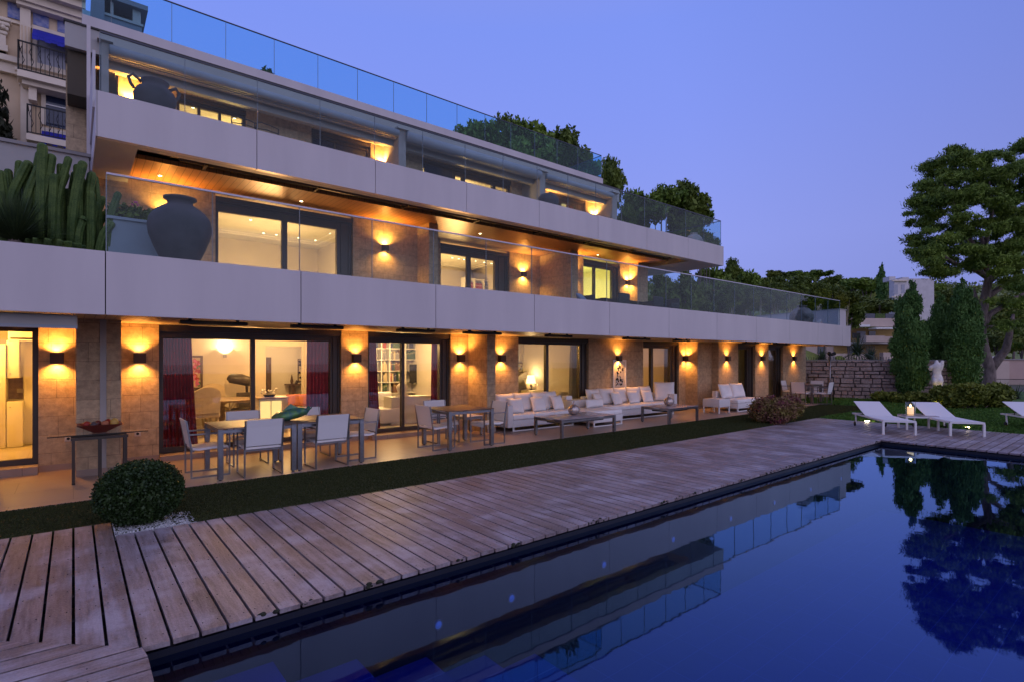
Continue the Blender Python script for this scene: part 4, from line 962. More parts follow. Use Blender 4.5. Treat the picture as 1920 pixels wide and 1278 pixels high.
# ---- loungers, side table, lantern, deck lights
def make_lounger():
    t = empty("sun_lounger"); L_, W_, hz = 1.92, .66, .31           # local: foot at x=0, head at x=L, width along y
    a = MB(); k = .04
    for s in (-1, 1): a.bar((0, s * W_ / 2, hz), (L_, s * W_ / 2, hz), .03, .035, "white_paint")
    a.bar((0, -W_ / 2 - .015, hz), (0, W_ / 2 + .015, hz), .045, .04, "white_paint"); a.bar((L_, -W_ / 2, hz), (L_, W_ / 2, hz), .03, .035, "white_paint"); a.build("frame", t)
    for s in (-1, 1):
        a = MB(); a.bar((0, s * W_ / 2, .0), (0, s * W_ / 2, hz - .02), .045, .045, "white_paint"); a.build("leg", t)
        a = MB(); a.bar((L_ - .25, s * W_ / 2, .05), (L_ - .22, s * W_ / 2, hz - .02), .03, .03, "white_paint"); a.build("leg", t)
        a = MB(); a.lathe([(.055, -.012), (.06, 0), (.055, .012)], "rubber", 16); o = a.build("wheel", t); o.location = (L_ - .25, s * (W_ / 2 + .03), .06); o.rotation_euler = (R(90), 0, 0)
    a = MB(); b = [(-.02, hz + .028), (.6, hz + .024), (1.12, hz + .03)]; vs = []
    for yy in (-W_ / 2 + .02, W_ / 2 - .02):
        vs += [(x_, yy, z_) for x_, z_ in b] + [(x_, yy, z_ - .012) for x_, z_ in b[::-1]]
    a.add(vs, [(5, 4, 3, 2, 1, 0), (6, 7, 8, 9, 10, 11)] + [(i, (i + 1) % 6, (i + 1) % 6 + 6, i + 6) for i in range(6)], "sling_white"); a.build("sling_seat", t)
    a = MB(); b = [(1.122, hz + .03), (1.5, hz + .17), (1.90, hz + .33)]; vs = []
    for yy in (-W_ / 2 + .02, W_ / 2 - .02):
        vs += [(x_, yy, z_) for x_, z_ in b] + [(x_, yy, z_ - .014) for x_, z_ in b[::-1]]
    a.add(vs, [(5, 4, 3, 2, 1, 0), (6, 7, 8, 9, 10, 11)] + [(i, (i + 1) % 6, (i + 1) % 6 + 6, i + 6) for i in range(6)], "sling_white"); a.build("sling_back", t)
    a = MB(); a.bar((1.55, -.2, hz + .15), (1.62, -.2, hz), .015, .015, "steel"); a.bar((1.55, .2, hz + .15), (1.62, .2, hz), .015, .015, "steel"); a.build("back_strut", t)
    return t
lg = make_lounger(); GL = "white sun loungers on the far deck"
def place_lounger(o, x_, y_, rz, label): o.location = (x_, y_, .0); o.rotation_euler = (0, 0, R(rz)); tag(o, label, "sun lounger", GL)
lg2 = copy_tree(lg); lg3 = copy_tree(lg)
place_lounger(lg, 15.02, 4.02, 37, "white sun lounger nearest the house, at the pool corner")
place_lounger(lg2, 15.92, 2.95, 37, "white sun lounger in the middle, right of the lantern table")
place_lounger(lg3, 17.95, 1.45, 37, "white sun lounger cut off at the right edge of the picture")
q = empty("side_table", (16.62, 4.05, .0), R(-53), "small low white table with the candle lantern between two sun loungers", "table")
a = MB(); a.box(-.36, .36, -.25, .25, .34, .355, "table_glass_top"); a.build("table_top", q)
a = MB(); a.box(-.36, .36, -.25, -.21, .30, .338, "white_paint"); a.box(-.36, .36, .21, .25, .30, .338, "white_paint"); a.box(-.36, -.32, -.21, .21, .30, .338, "white_paint"); a.box(.32, .36, -.21, .21, .30, .338, "white_paint"); a.build("apron", q)
for sx_ in (-1, 1):
    for sy_ in (-1, 1): a = MB(); a.box(sx_ * .34 - .02, sx_ * .34 + .02, sy_ * .23 - .02, sy_ * .23 + .02, 0, .30, "white_paint"); a.build("leg", q)
q = empty("candle_lantern", (16.60, 4.2, .356), 0, "clear glass hurricane lantern with a burning thick candle on the low table", "lantern")
a = MB(); n = 24; vs = []
for r_, z in ((.11, 0), (.11, .32), (.105, .32), (.105, .004)): vs += [(r_ * math.cos(2 * math.pi * k / n), r_ * math.sin(2 * math.pi * k / n), z) for k in range(n)]
a.add(vs, [(i * n + k, i * n + (k + 1) % n, (i + 1) * n + (k + 1) % n, (i + 1) * n + k) for i in range(3) for k in range(n)], "glass_clear", True); a.build("glass", q)
m_, n_, l_, b_ = newmat("candle_glow"); b_.inputs["Base Color"].default_value = (.8, .6, .4, 1); b_.inputs["Emission Color"].default_value = (1, .55, .25, 1); b_.inputs["Emission Strength"].default_value = 1.1
a = MB(); a.lathe([(.07, .01), (.07, .19), (.05, .195), (.0, .18)], "candle_glow", 18); a.build("candle", q)
a = MB(); a.ball((0, 0, .225), .016, "flame", 8, 6, (1, 1, 2)); a.build("flame", q); lamp('POINT', (0, 0, .24), 1.2, (1, .55, .2), q, .03, name="candle_light")
for u, v, nm in ((1626, 790, "under the left sun lounger"), (1815, 802, "under the middle sun lounger")):
    D = F_PX * H / (v - V0); p_ = dist(u, v, D)
    q = empty("deck_light", (p_.x, p_.y, .002), 0, "small lit square spot set in the deck " + nm, "deck light", "lit spots in the far deck")
    a = MB(); a.box(-.06, .06, -.06, .06, 0, .012, "steel"); a.build("frame", q); a = MB(); a.box(-.045, .045, -.045, .045, .013, .03, "glow_hot"); a.build("lens", q); lamp('POINT', (0, 0, .08), .8, (1, .8, .5), q, .03, name="deck_lamp")

# ================================================================== jars, planters, things on the balconies
def jar(name, loc, prof, mat, label, cat="jar", handles=None, s=1.0):
    q = empty(name, loc, 0, label, cat); a = MB(); a.lathe([(r_ * s, z * s) for r_, z in prof], mat, 36); a.build("body", q)
    if handles:
        for t_ in handles:
            a = MB(); pts = [(math.cos(t_) * r_ * s, math.sin(t_) * r_ * s, z * s) for r_, z in ((.26, .98), (.42, 1.10), (.50, 1.0), (.46, .88), (.40, .80))]; a.tube(pts, .035 * s, mat, 8); a.build("handle", q)
    return q
big = [(.17, 0), (.20, .03), (.27, .20), (.36, .40), (.435, .60), (.455, .74), (.43, .88), (.35, .99), (.24, 1.07), (.19, 1.10), (.175, 1.14), (.20, 1.17), (.235, 1.19), (.235, 1.22), (.20, 1.23), (.15, 1.20), (.14, 1.05)]
jar("storage_jar", (wx(338, 9.02), 9.02, 3.0), big, "terracotta_dark", "very big dark clay jar behind the glass of the first floor balcony", s=.89)
two = [(.15, 0), (.2, .1), (.33, .4), (.40, .62), (.41, .75), (.36, .86), (.27, .93), (.24, 1.0), (.27, 1.05), (.27, 1.08), (.22, 1.08), (.2, .98)]
jar("handled_jar", (wx(291, 11.75), 11.75, 5.95), two, "terracotta_dark", "big clay jar with loop handles on the top balcony at the left", handles=(R(15), R(190)), s=.82)
ball = [(.16, 0), (.25, .04), (.38, .18), (.44, .36), (.44, .48), (.38, .64), (.26, .76), (.17, .80), (.16, .84), (.20, .86), (.19, .88), (.14, .86)]
p_ = at(1503, 600, 9.3); jar("round_jar", (p_.x, 9.3, 3.0), ball, "terracotta_blotch", "round blotchy clay jar near the right end of the first floor balcony")
p_ = at(1028, 0, 11.6); jar("domed_jar", (p_.x, 11.6, 5.95), [(.16, 0), (.26, .2), (.32, .45), (.30, .56), (.22, .64), (.1, .69), (0, .70)], "terracotta_dark", "dark round topped jar on the top balcony beside the third pier")
p_ = at(1301, 0, 11.7); jar("pale_jar", (p_.x, 11.7, 5.95), ball, "urn_pale", "pale round jar near the right end of the top balcony", s=.78)
# zinc planter with geraniums
PLX = (wx(203, 9.5) + wx(303, 9.5)) / 2
q = empty("planter", (PLX, 9.75, 3.0), 0, "blue grey rectangular planter left of the very big jar", "planter")
PH = (wx(303, 9.5) - wx(203, 9.5)) / 2
a = MB(); a.box(-PH, PH, -.25, .25, 0, .76, "planter_zinc"); a.box(-PH - .02, PH + .03, -.28, .28, .761, .80, "planter_zinc"); a.build("box", q)
o = leaves("geranium", blob_pts([(-PH * .75 + PH * .3 * i, 0, .08 + .04 * (i % 2), .14, .18, .13) for i in range(6)], 1800, .3), .04, "tree_leaves", loc=(PLX, 9.75, 3.80)); tag(o, "row of leafy geraniums growing in the blue grey planter", "plant")
a = MB()
for dx, dy, dz in ((.0, -.1, .36), (.04, -.08, .33), (-.03, -.12, .32), (.02, -.14, .35)): a.ball((dx, dy, dz - .08), .016, "pink_flower", 6, 4)
a.build("flower_head", o)
# planter wall that closes the first floor terrace at the right
q = empty("planter_wall", (0, 0, 0), 0, "grey planter wall closing the right end of the first floor balcony", "planter")
a = MB(); a.prism([(24.2, 8.56), (25.0, 8.56), (25.85, 12.35), (25.2, 12.4)], 3.0, 3.78, "panel"); a.build("box", q)
a = MB(); a.prism([(24.17, 8.53), (25.03, 8.53), (25.9, 12.38), (25.17, 12.43)], 3.781, 3.81, "panel_taupe"); a.build("coping", q)
# wicker dining set on the first floor terrace
def wicker():
    t = empty("wicker_chair"); a = MB(); a.rbox(-.27, .27, -.25, .25, .12, .42, "wicker_dark", .03); a.build("seat", t)
    a = MB(); a.rbox(-.27, .27, -.29, -.22, .40, .86, "wicker_dark", .03); a.build("backrest", t)
    for s in (-1, 1): a = MB(); a.rbox(s * .27 - .03, s * .27 + .03, -.24, .24, .4, .64, "wicker_dark", .02); a.build("armrest", t)
    for s in (-1, 1):
        for u_ in (-1, 1): a = MB(); a.box(s * .24 - .02, s * .24 + .02, u_ * .22 - .02, u_ * .22 + .02, 0, .12, "dark_metal"); a.build("leg", t)
    return t
wc = wicker(); first = True
for i, (u, Y_, rz) in enumerate(((1158, 9.6, 0), (1222, 9.5, 0), (1240, 10.0, 15), (1253, 9.4, 90))):
    o = wc if first else copy_tree(wc); first = False
    o.location = (wx(u, Y_), Y_, 3.0); o.scale = (.85, .85, .64); o.rotation_euler = (0, 0, R(rz)); tag(o, "dark wicker armchair on the first floor terrace, number %d from the left" % (i + 1), "chair", "dark wicker chairs on the first floor terrace")
q = empty("wicker_table", (12.7, 10.6, 3.0), 0, "long dark table among the wicker chairs on the first floor terrace", "table")
a = MB(); a.box(-1.1, 1.1, -.5, .5, .70, .74, "wicker_dark"); a.build("table_top", q); q.scale = (1, 1, .66)
for s in (-1, 1):
    for u_ in (-1, 1): a = MB(); a.box(s * 1.0 - .04, s * 1.0 + .04, u_ * .42 - .04, u_ * .42 + .04, 0, .7, "wicker_dark"); a.build("leg", q)
pillow(10.3, 9.6, 3.22, .5, .3, .14, 40, 30, "grey blue cushion on the first floor lounger near the dark fin", "cushions on the first floor terrace", "pillow_blue")
q = empty("terrace_lounger", (10.2, 9.9, 3.0), 0, "dark low lounge seat on the first floor terrace near the third fin", "lounge chair")
a = MB(); a.rbox(-.6, .5, -.3, .3, .05, .22, "wicker_dark", .04); a.build("seat", q); a = MB(); a.rbox(.38, .5, -.3, .3, .2, .46, "wicker_dark", .04); a.build("backrest", q)
# wire chairs on the top balcony
for i, (u, Y_) in enumerate(((462, 12.0), (505, 12.0))):
    q = empty("wire_chair", (wx(u, Y_), Y_, 5.95), 0, "thin black wire garden chair on the top balcony, %s" % ("near the lit window", "before the plain stone wall")[i], "chair", "wire chairs on the top balcony")
    a = MB(); a.lathe([(.2, .44), (.2, .46)], "iron_black", 16); a.build("seat", q)
    a = MB(); a.tube([(-.22, .18, .46), (-.24, .2, .78), (-.1, .22, .84), (.1, .22, .82), (.24, .2, .78), (.22, .18, .46)], .012, "iron_black", 6); a.tube([(-.23, .2, .68), (0, .24, .72), (.23, .2, .68)], .01, "iron_black", 6); a.build("backrest", q)
    for s in (-1, 1):
        for u_ in (-1, 1): a = MB(); a.tube([(s * .16, u_ * .14, .45), (s * .2, u_ * .18, 0)], .01, "iron_black", 6); a.build("leg", q)
# small plant on the roof parapet and the roof vent housing
p_ = at(503, 135, 15.6); o = leaves("rosemary", blob_pts([(0, 0, .12, .14, .1, .14), (.06, 0, .22, .08, .06, .12), (-.08, 0, .2, .06, .05, .14)], 420, .2), .05, "tree_leaves", elong=2.4, upbias=1, loc=(p_.x, 15.7, 9.42)); tag(o, "small bushy herb showing above the roof parapet", "plant")
q = empty("roof_vent", (0, 0, 0), 0, "blue grey square roof vent housing with a flat cap at the upper left", "chimney")
Yv = 16.6; xa, xb = wx(172, Yv), wx(266, Yv); zb = 9.0; zt_ = at(266, 22, Yv).z; zm = at(266, 47, Yv).z
xc = wx(196, Yv); xd = wx(207, Yv); xe = wx(213, Yv); xf_ = wx(249, Yv)
a = MB(); a.box(xc, xb, Yv, Yv + 1.2, zb, zm - .02, "slate_chimney"); a.build("body", q)
a = MB(); a.box(xa, xc - .002, Yv - .1, Yv + 1.4, zb, zt_ + .25, "slate_chimney"); a.box(xa, xc - .002, Yv - .1, Yv + 1.4, zt_ + .251, zt_ + .30, "panel"); a.build("side_block", q)
a = MB(); a.box(xd, xe, Yv + .02, Yv + .25, zm - .02, zt_, "panel_taupe"); a.build("post", q)
a = MB(); a.box(xf_, xb - .02, Yv + .02, Yv + .25, zm - .02, zt_, "panel_taupe"); a.build("post", q)
a = MB(); a.box(xc + .05, xb - .05, Yv + .5, Yv + .9, zm - .02, zt_, "joint_dark"); a.build("louvre", q)
a = MB(); a.box(xc, xb + .12, Yv - .12, Yv + 1.3, zt_, zt_ + .12, "slate_chimney"); a.build("cap", q)
a = MB(); a.box(xc - .05, xb + .03, Yv - .04, Yv, zm - .06, zm - .0, "panel_taupe"); a.build("ledge", q)

# ================================================================== inside the rooms
def curtain(xt0, xt1, xb0, xb1, Y, z0, z1, mat, label, grp="curtains behind the ground floor windows", amp=.045, waves=9):
    a = MB(); nu, nz = waves * 8, 10; vs = []
    for i in range(nz + 1):
        f = i / nz; x0 = xb0 + (xt0 - xb0) * f ** .8; x1 = xb1 + (xt1 - xb1) * f ** .8
        for k in range(nu + 1):
            u_ = k / nu; vs.append((x0 + (x1 - x0) * u_, Y + amp * math.sin(u_ * waves * 2 * math.pi + .6 * math.sin(3 * f)) * (1.1 - .35 * f), z0 + (z1 - z0) * f))
    n = nu + 1; a.add(vs, [(i * n + k, i * n + k + 1, (i + 1) * n + k + 1, (i + 1) * n + k) for i in range(nz) for k in range(nu)], mat, True)
    return tag(a.build("curtain"), label, "curtain", grp)
YC = YW + .5
x = wx
curtain(x(303, YC), x(358, YC), x(303, YC), x(372, YC), YC, .12, 2.4, "curtain_red", "dark red curtain at the left of the wide dining room window", waves=10)
curtain(x(576, YC), x(632, YC), x(574, YC), x(634, YC), YC, .12, 2.4, "curtain_red", "dark red curtain at the right of the wide dining room window", waves=9)
curtain(x(688, YC), x(704, YC), x(688, YC), x(713, YC), YC, .12, 2.4, "curtain_red", "dark red curtain at the left of the library window", waves=5)
curtain(x(810, YC), x(834, YC), x(808, YC), x(836, YC), YC, .12, 2.4, "curtain_red", "dark red curtain at the right of the library window", waves=6)
curtain(x(1070, YC), x(1096, YC), x(1066, YC), x(1096, YC), YC, .12, 2.4, "curtain_cream", "olive cream curtain at the right of the bedroom window", waves=7)
curtain(x(1246, YC), x(1264, YC), x(1246, YC), x(1264, YC), YC, .12, 2.4, "curtain_cream", "cream curtain in the narrow window right of the framed picture", waves=5)
Yc2 = YW2 + .5
curtain(x(1388, Yc2), x(1407, Yc2), x(1386, Yc2), x(1407, Yc2), Yc2, .12, 2.4, "curtain_cream", "cream curtain in the window above the two seat sofa", waves=5)
curtain(x(1446, Yc2), x(1462, Yc2), x(1446, Yc2), x(1462, Yc2), Yc2, .12, 2.4, "curtain_cream", "cream curtain in the last narrow window", waves=4)
curtain(x(636, S1 + .5), x(655, S1 + .5), x(636, S1 + .5), x(655, S1 + .5), S1 + .5, 3.05, 5.35, "curtain_red", "red curtain at the right of the wide first floor window", waves=5)
curtain(x(1062, S4 + .5), x(1084, S4 + .5), x(1058, S4 + .5), x(1084, S4 + .5), S4 + .5, 6, 8.2, "curtain_red", "red curtain in the right top floor window", waves=5)
dr = curtain(x(980, 14.4), x(1062, 14.4), x(980, 14.4), x(1062, 14.4), 14.4, .6, 2.4, "curtain_cream", "wide cream drape on the back wall of the bedroom", amp=.03, waves=9)

# dining room
c = at(423, 655, 15.4); q = empty("indoor_wall_lamp", (c.x, 15.49, c.z), 0, "bowl shaped wall lamp glowing on the dining room wall", "wall lamp")
a = MB(); n = 16; vs = []
for r_, z in ((.03, -.10), (.10, -.07), (.17, 0), (.18, .03)): vs += [(r_ * math.cos(math.pi * k / n), -r_ * math.sin(math.pi * k / n), z) for k in range(n + 1)]
a.add(vs, [(i * (n + 1) + k, i * (n + 1) + k + 1, (i + 1) * (n + 1) + k + 1, (i + 1) * (n + 1) + k) for i in range(3) for k in range(n)], "glow_shade", True); a.build("shade", q)
a = MB(); a.box(-.04, .04, -.03, 0, -.2, -.11, "steel"); a.build("bracket", q); lamp('POINT', (0, -.14, .1), 26, (1, .72, .34), q, .06)
def indoor_picture(u0, v0, u1, v1, Y, label, mats, frame="wood_dark", n=40, seed=1):
    p0 = at(u0, v0, Y); p1 = at(u1, v1, Y); q = empty("picture", ((p0.x + p1.x) / 2, Y, (p0.z + p1.z) / 2), 0, label, "picture"); hw, hh = (p1.x - p0.x) / 2, abs(p0.z - p1.z) / 2; b = .05 if hw > .15 else .02
    a = MB(); a.box(-hw, hw, -.04, 0, -hh, -hh + b, frame); a.box(-hw, hw, -.04, 0, hh - b, hh, frame); a.box(-hw, -hw + b, -.04, 0, -hh + b, hh - b, frame); a.box(hw - b, hw, -.04, 0, -hh + b, hh - b, frame); a.build("frame", q)
    a = MB(); a.box(-hw + b, hw - b, -.02, -.001, -hh + b, hh - b, "book_cream"); rr = random.Random(seed)
    for i in range(n):
        cx_, cz = rr.uniform(-hw + b + .03, hw - b - .03), rr.uniform(-hh + b + .04, hh - b - .04); s_x = min(rr.uniform(.01, .04), hw * .3); a.box(cx_ - s_x, cx_ + s_x, -.0215 - i * .0001, -.0205, cz - s_x * 1.3, cz + s_x * 1.3, rr.choice(mats), Matrix.Rotation(rr.uniform(-.8, .8), 3, 'Y'))
    a.build("canvas", q)
indoor_picture(352, 666, 380, 729, 15.44, "tall pink and red abstract painting in a dark frame on the dining room wall", ["apple_red", "terracotta_cushion", "pink_flower", "fish_green", "stucco_pink"], seed=3, n=60)
indoor_picture(970, 680, 979, 698, 14.5, "small framed print at the left of the bedroom back wall", ["planter_zinc", "book_brown"], n=8)
def cream_chair():
    t = empty("upholstered_chair"); a = MB(); a.rbox(-.27, .27, -.25, .25, .40, .50, "upholstery_cream", .03); a.build("seat", t)
    a = MB(); n = 10; pr = [(-.24, .50), (.24, .50), (.26, .85)] + [(.26 * math.cos(math.pi * k / n), .92 + .15 * math.sin(math.pi * k / n)) for k in range(n + 1)] + [(-.26, .85)]
    m_ = len(pr); a.add([(x_, -.24, z_) for x_, z_ in pr] + [(x_, -.30, z_) for x_, z_ in pr], [tuple(range(m_)), tuple(range(m_, 2 * m_))[::-1]] + [(i, i + m_, (i + 1) % m_ + m_, (i + 1) % m_) for i in range(m_)], "upholstery_cream"); a.build("backrest", t)
    for s in (-1, 1):
        a = MB(); a.tube([(s * .25, -.25, .68), (s * .29, .1, .68), (s * .27, .2, .50)], .018, "upholstery_cream", 6); a.build("armrest", t)
        for u_ in (-1, 1): a = MB(); a.tube([(s * .22, u_ * .2, .40), (s * .24, u_ * .23, .2), (s * .22, u_ * .22, 0)], [.03, .02, .018], "upholstery_cream", 6); a.build("leg", t)
    return t
cc = cream_chair()
for i, (u, Y_, rz, lb) in enumerate(((380, 13.3, 10, "cream quilted chair with its back to the window at the indoor table"), (404, 14.7, 180, "cream quilted chair behind the indoor table"), (452, 13.9, 70, "cream quilted chair at the right side of the indoor table"))):
    o = cc if i == 0 else copy_tree(cc); o.location = (wx(u, Y_), Y_, .105); o.rotation_euler = (0, 0, R(rz)); tag(o, lb, "chair", "cream chairs in the dining room")
q = empty("indoor_table", (wx(414, 14.0), 14.0, .105), 0, "round wooden dining table inside the dining room", "table")
a = MB(); a.lathe([(.72, .70), (.74, .72), (.74, .74), (.70, .745)], "marble", 32); a.build("table_top", q); a = MB(); a.lathe([(.3, 0), (.28, .03), (.08, .08), (.08, .6), (.22, .695)], "wood_mid", 20); a.build("pedestal", q)
p_ = at(455, 722, 14.9); q = empty("sculpture", (p_.x, 14.9, .105), 0, "dark animal head sculpture on a dark pedestal in the dining room", "sculpture")
a = MB(); a.box(-.12, .26, -.12, .12, 0, .82, "sculpture_dark"); a.build("pedestal", q)
a = MB(); a.tube([(.10, 0, .825), (.10, 0, .98), (.06, 0, 1.10)], [.03, .04, .06], "sculpture_dark", 8); a.tube([(-.34, 0, 1.22), (-.28, 0, 1.19), (-.05, 0, 1.16), (.12, 0, 1.10), (.20, 0, 1.02)], [.06, .12, .14, .13, .06], "sculpture_dark", 14); a.build("head", q)
# lit glass cabinet with orchids, sideboard and seat
p_ = at(486, 748, 12.9); q = empty("lit_cabinet", (p_.x, 12.9, .105), 0, "white cabinet with two glowing glass doors in the dining room", "cabinet")
a = MB(); hz = p_.z - .105; w_ = wx(540, 12.9) - p_.x; a.box(0, w_, .02, .55, 0, hz, "plaster_white"); a.box(-.02, w_ + .02, -.01, .57, hz + .001, hz + .03, "marble"); a.build("body", q)
for i in range(2):
    a = MB(); a.box(.03 + i * .24, .24 + i * .24, .005, .018, .08, hz - .05, "glow_cabinet"); a.build("glass_door", q)
q = empty("orchid", (p_.x + .28, 13.15, p_.z + .032), 0, "white orchids in a black bowl on the lit cabinet", "plant")
a = MB(); a.lathe([(.1, 0), (.14, .05), (.13, .06)], "screen_black", 16); a.build("bowl", q); a = MB()
for i in range(16): a.ball((random.uniform(-.16, .16), random.uniform(-.08, .08), .12 + random.uniform(-.04, .07)), .026, "white_flower", 6, 4)
a.build("flower_head", q)
q = empty("hall_bench", (wx(560, 14.6), 14.6, .105), 0, "cream indoor sofa seat seen behind the lit cabinet", "sofa")
a = MB(); a.rbox(-.8, .8, -.4, .4, .0, .42, "upholstery_cream", .04); a.build("seat", q); a = MB(); a.rbox(-.8, .8, .25, .42, .4, .72, "upholstery_cream", .04); a.build("backrest", q)
pillow(wx(553, 14.4), 14.4, .54, .36, .34, .14, 20, 12, "rust red cushion on the cream indoor sofa, left", "rust red cushions indoors", "terracotta_cushion"); pillow(wx(567, 14.4), 14.42, .54, .36, .34, .14, 20, -10, "rust red cushion on the cream indoor sofa, right", "rust red cushions indoors", "terracotta_cushion")
p_ = at(561, 719, 18.0); q = empty("hall_console", (p_.x, 17.95, .105), 0, "dark console table against the hall wall with objects above it", "table")
a = MB(); a.box(-.42, .42, -.2, .2, p_.z - .13, p_.z - .09, "wood_dark"); a.build("table_top", q); a = MB(); a.box(-.3, -.2, -.15, .15, 0, p_.z - .131, "wood_dark"); a.build("leg", q); a = MB(); a.box(.2, .3, -.15, .15, 0, p_.z - .131, "wood_dark"); a.build("leg", q)
for i, (dx, h_, m_) in enumerate(((-.25, .30, "wood_dark"), (-.1, .12, "terracotta_dark"), (.12, .12, "apple_red"), (.28, .08, "sculpture_dark"))):
    a = MB(); a.lathe([(.03, 0), (.05, h_ * .3), (.03, h_ * .7), (.01, h_)], m_, 12); o = a.build("ornament"); o.location = (p_.x + dx, 17.95, p_.z + .016); tag(o, "%s ornament on the hall console" % ("tall thin dark", "short dark", "small red", "low dark right hand")[i], "ornament", "ornaments on the hall console")
indoor_picture(558, 672, 572, 714, 18.19, "dark framed mirror above the hall console", ["screen_black", "dark_metal"], n=12, seed=9)
p0, p1 = at(499, 669, 18.19), at(508, 734, 18.19); q = empty("hall_door", (p0.x, 18.19, p1.z), 0, "dark narrow door panel at the left of the hall", "door"); a = MB(); a.box(0, p1.x - p0.x, -.04, 0, 0, p0.z - p1.z, "wood_dark"); a.build("leaf", q); a = MB(); a.box(.03, .05, -.07, -.041, .7, .9, "steel"); a.build("handle", q)

# library: bookcase and single books
Yb = 14.2; bx0, bx1 = wx(700, Yb), wx(813, Yb)
q = empty("bookcase", (0, 0, 0), 0, "white wall filling bookcase in the library", "bookcase")
cols = [bx0 + (bx1 - bx0) * f for f in (0, .13, .26, .52, .78, 1.0)]; rows = [.55, .80, 1.12, 1.44, 1.76, 2.08, 2.38]
a = MB(); a.box(bx0, bx1, Yb + .27, Yb + .29, .105, 2.4, "plaster_white"); a.build("back_panel", q)
for c_ in cols: a = MB(); a.box(c_ - .015, c_ + .015, Yb, Yb + .268, .105, 2.4, "plaster_white"); a.build("upright", q)
for r_ in rows[:-1]:
    for c0, c1 in zip(cols[:-1], cols[1:]): a = MB(); a.box(c0 + .016, c1 - .016, Yb + .005, Yb + .267, r_ - .02, r_, "plaster_white"); a.build("shelf", q)
a = MB(); a.box(bx0, bx1, Yb - .25, Yb - .002, .105, .54, "plaster_white"); a.build("base_cabinet", q)
bm_ = {}
for m_ in ("book_red", "book_brown", "book_green", "book_navy", "book_cream", "book_grey"):
    for s_i, (w_, h_) in enumerate(((.05, .24), (.07, .27), (.04, .20))):
        a = MB(); a.rbox(0, w_ - .003, 0, .18, 0, h_, m_, .006); a.box(.004, w_ - .007, -.0008, 0.0, h_ * .72, h_ * .78, "book_cream"); o = a.build("book"); bm_[(m_, s_i)] = o
protos = {k: o.data for k, o in bm_.items()}
for o in list(bm_.values()): bpy.data.objects.remove(o)
rb = random.Random(11); tint = {"book_red": "red bound", "book_brown": "brown bound", "book_green": "dark green bound", "book_navy": "navy bound", "book_cream": "cream bound", "book_grey": "grey bound"}
rn = ["bottom", "second", "third", "fourth", "fifth", "top"]
for ri, r_ in enumerate(rows[:-1]):
    for ci, (c0, c1) in enumerate(zip(cols[:-1], cols[1:])):
        if ri == 0 or (ci == 3 and ri in (1, 2, 3)): continue
        xx = c0 + .03; mm = rb.choice(list(tint))
        while xx < c1 - .10:
            if rb.random() < .3: mm = rb.choice(list(tint))
            if rb.random() < .08: xx += .06; continue
            si = rb.choice((0, 1, 2)); o = bpy.data.objects.new("book", protos[(mm, si)]); COL.objects.link(o); o.location = (xx, Yb + .03, r_ + .001)
            tag(o, "%s book on the %s shelf of the white library bookcase" % (tint[mm], rn[ri]), "book", "%s books on the %s library shelf" % (tint[mm], rn[ri])); xx += (.05, .07, .04)[si]
p_ = at(781, 713, Yb - .1); q = empty("television", (p_.x, Yb - .02, 1.0), 0, "dark flat television in the library bookcase", "television"); a = MB(); a.rbox(-.2, .2, -.03, .0, .08, .62, "screen_black", .01); a.build("screen", q); a = MB(); a.box(-.1, .1, -.06, .04, 0.04, .075, "steel"); a.build("stand", q)
p_ = at(757, 742, 12.7); q = empty("bust", (p_.x, 12.7, .105), 0, "white stone bust on a white cabinet in the library", "sculpture")
hz = p_.z - .105; a = MB(); a.box(-.45, .75, -.2, .25, 0, hz, "plaster_white"); a.build("pedestal", q)
a = MB(); a.lathe([(.17, 0), (.17, .04), (.10, .07), (.13, .18), (.15, .26), (.08, .34), (.05, .40), (.08, .46), (.09, .53), (.06, .60), (0, .62)], "statue_stone", 20, (-.05, 0, hz)); a.build("figure", q)
q = empty("indoor_sofa", (wx(722, 12.9), 12.9, .105), 0, "white sofa behind the left curtain of the library window", "sofa"); a = MB(); a.rbox(-.35, .35, -.45, .45, .05, .42, "cushion_white", .05); a.build("seat", q); a = MB(); a.rbox(-.35, .35, .3, .5, .42, .8, "cushion_white", .05); a.build("backrest", q)
# bedroom
p_ = at(1001, 738, 13.6); q = empty("nightstand", (p_.x, 13.75, .105), 0, "small wooden chest beside the bed", "cabinet"); a = MB(); a.box(-.32, .32, -.22, .22, .12, p_.z - .105, "wood_mid"); a.build("body", q)
for s in (-1, 1): a = MB(); a.box(s * .28 - .02, s * .28 + .02, -.2, .2, 0, .119, "wood_dark"); a.build("leg", q)
for dz in (.3, .5): a = MB(); a.ball((0, -.23, dz - .02), .015, "steel", 8, 5); a.build("knob", q)
q = empty("table_lamp", (p_.x, 13.75, p_.z + .002), 0, "lit table lamp with white shade on a curly base in the bedroom", "lamp")
a = MB(); a.lathe([(.08, 0), (.08, .02), (.02, .04), (.07, .12), (.03, .2), (.06, .28), (.015, .34), (.015, .4)], "terracotta_dark", 16); a.build("base", q)
a = MB(); n = 24; vs = []
for r_, z in ((.17, .36), (.12, .62)): vs += [(r_ * math.cos(2 * math.pi * k / n), r_ * math.sin(2 * math.pi * k / n), z) for k in range(n)]
a.add(vs, [(k, (k + 1) % n, n + (k + 1) % n, n + k) for k in range(n)], "glow_shade", True); a.build("lamp_shade", q); lamp('POINT', (0, 0, .68), 16, (1, .68, .3), q, .05)
q = empty("bed", (wx(1046, 13.2), 13.2, .105), 0, "bed with arched padded headboard and cream bedding", "bed")
a = MB(); n = 14; pr = [(-1.0, .3), (1.0, .3), (1.0, .95)] + [(1.0 * math.cos(math.pi * k / n), .95 + .33 * math.sin(math.pi * k / n)) for k in range(n + 1)] + [(-1.0, .95)]
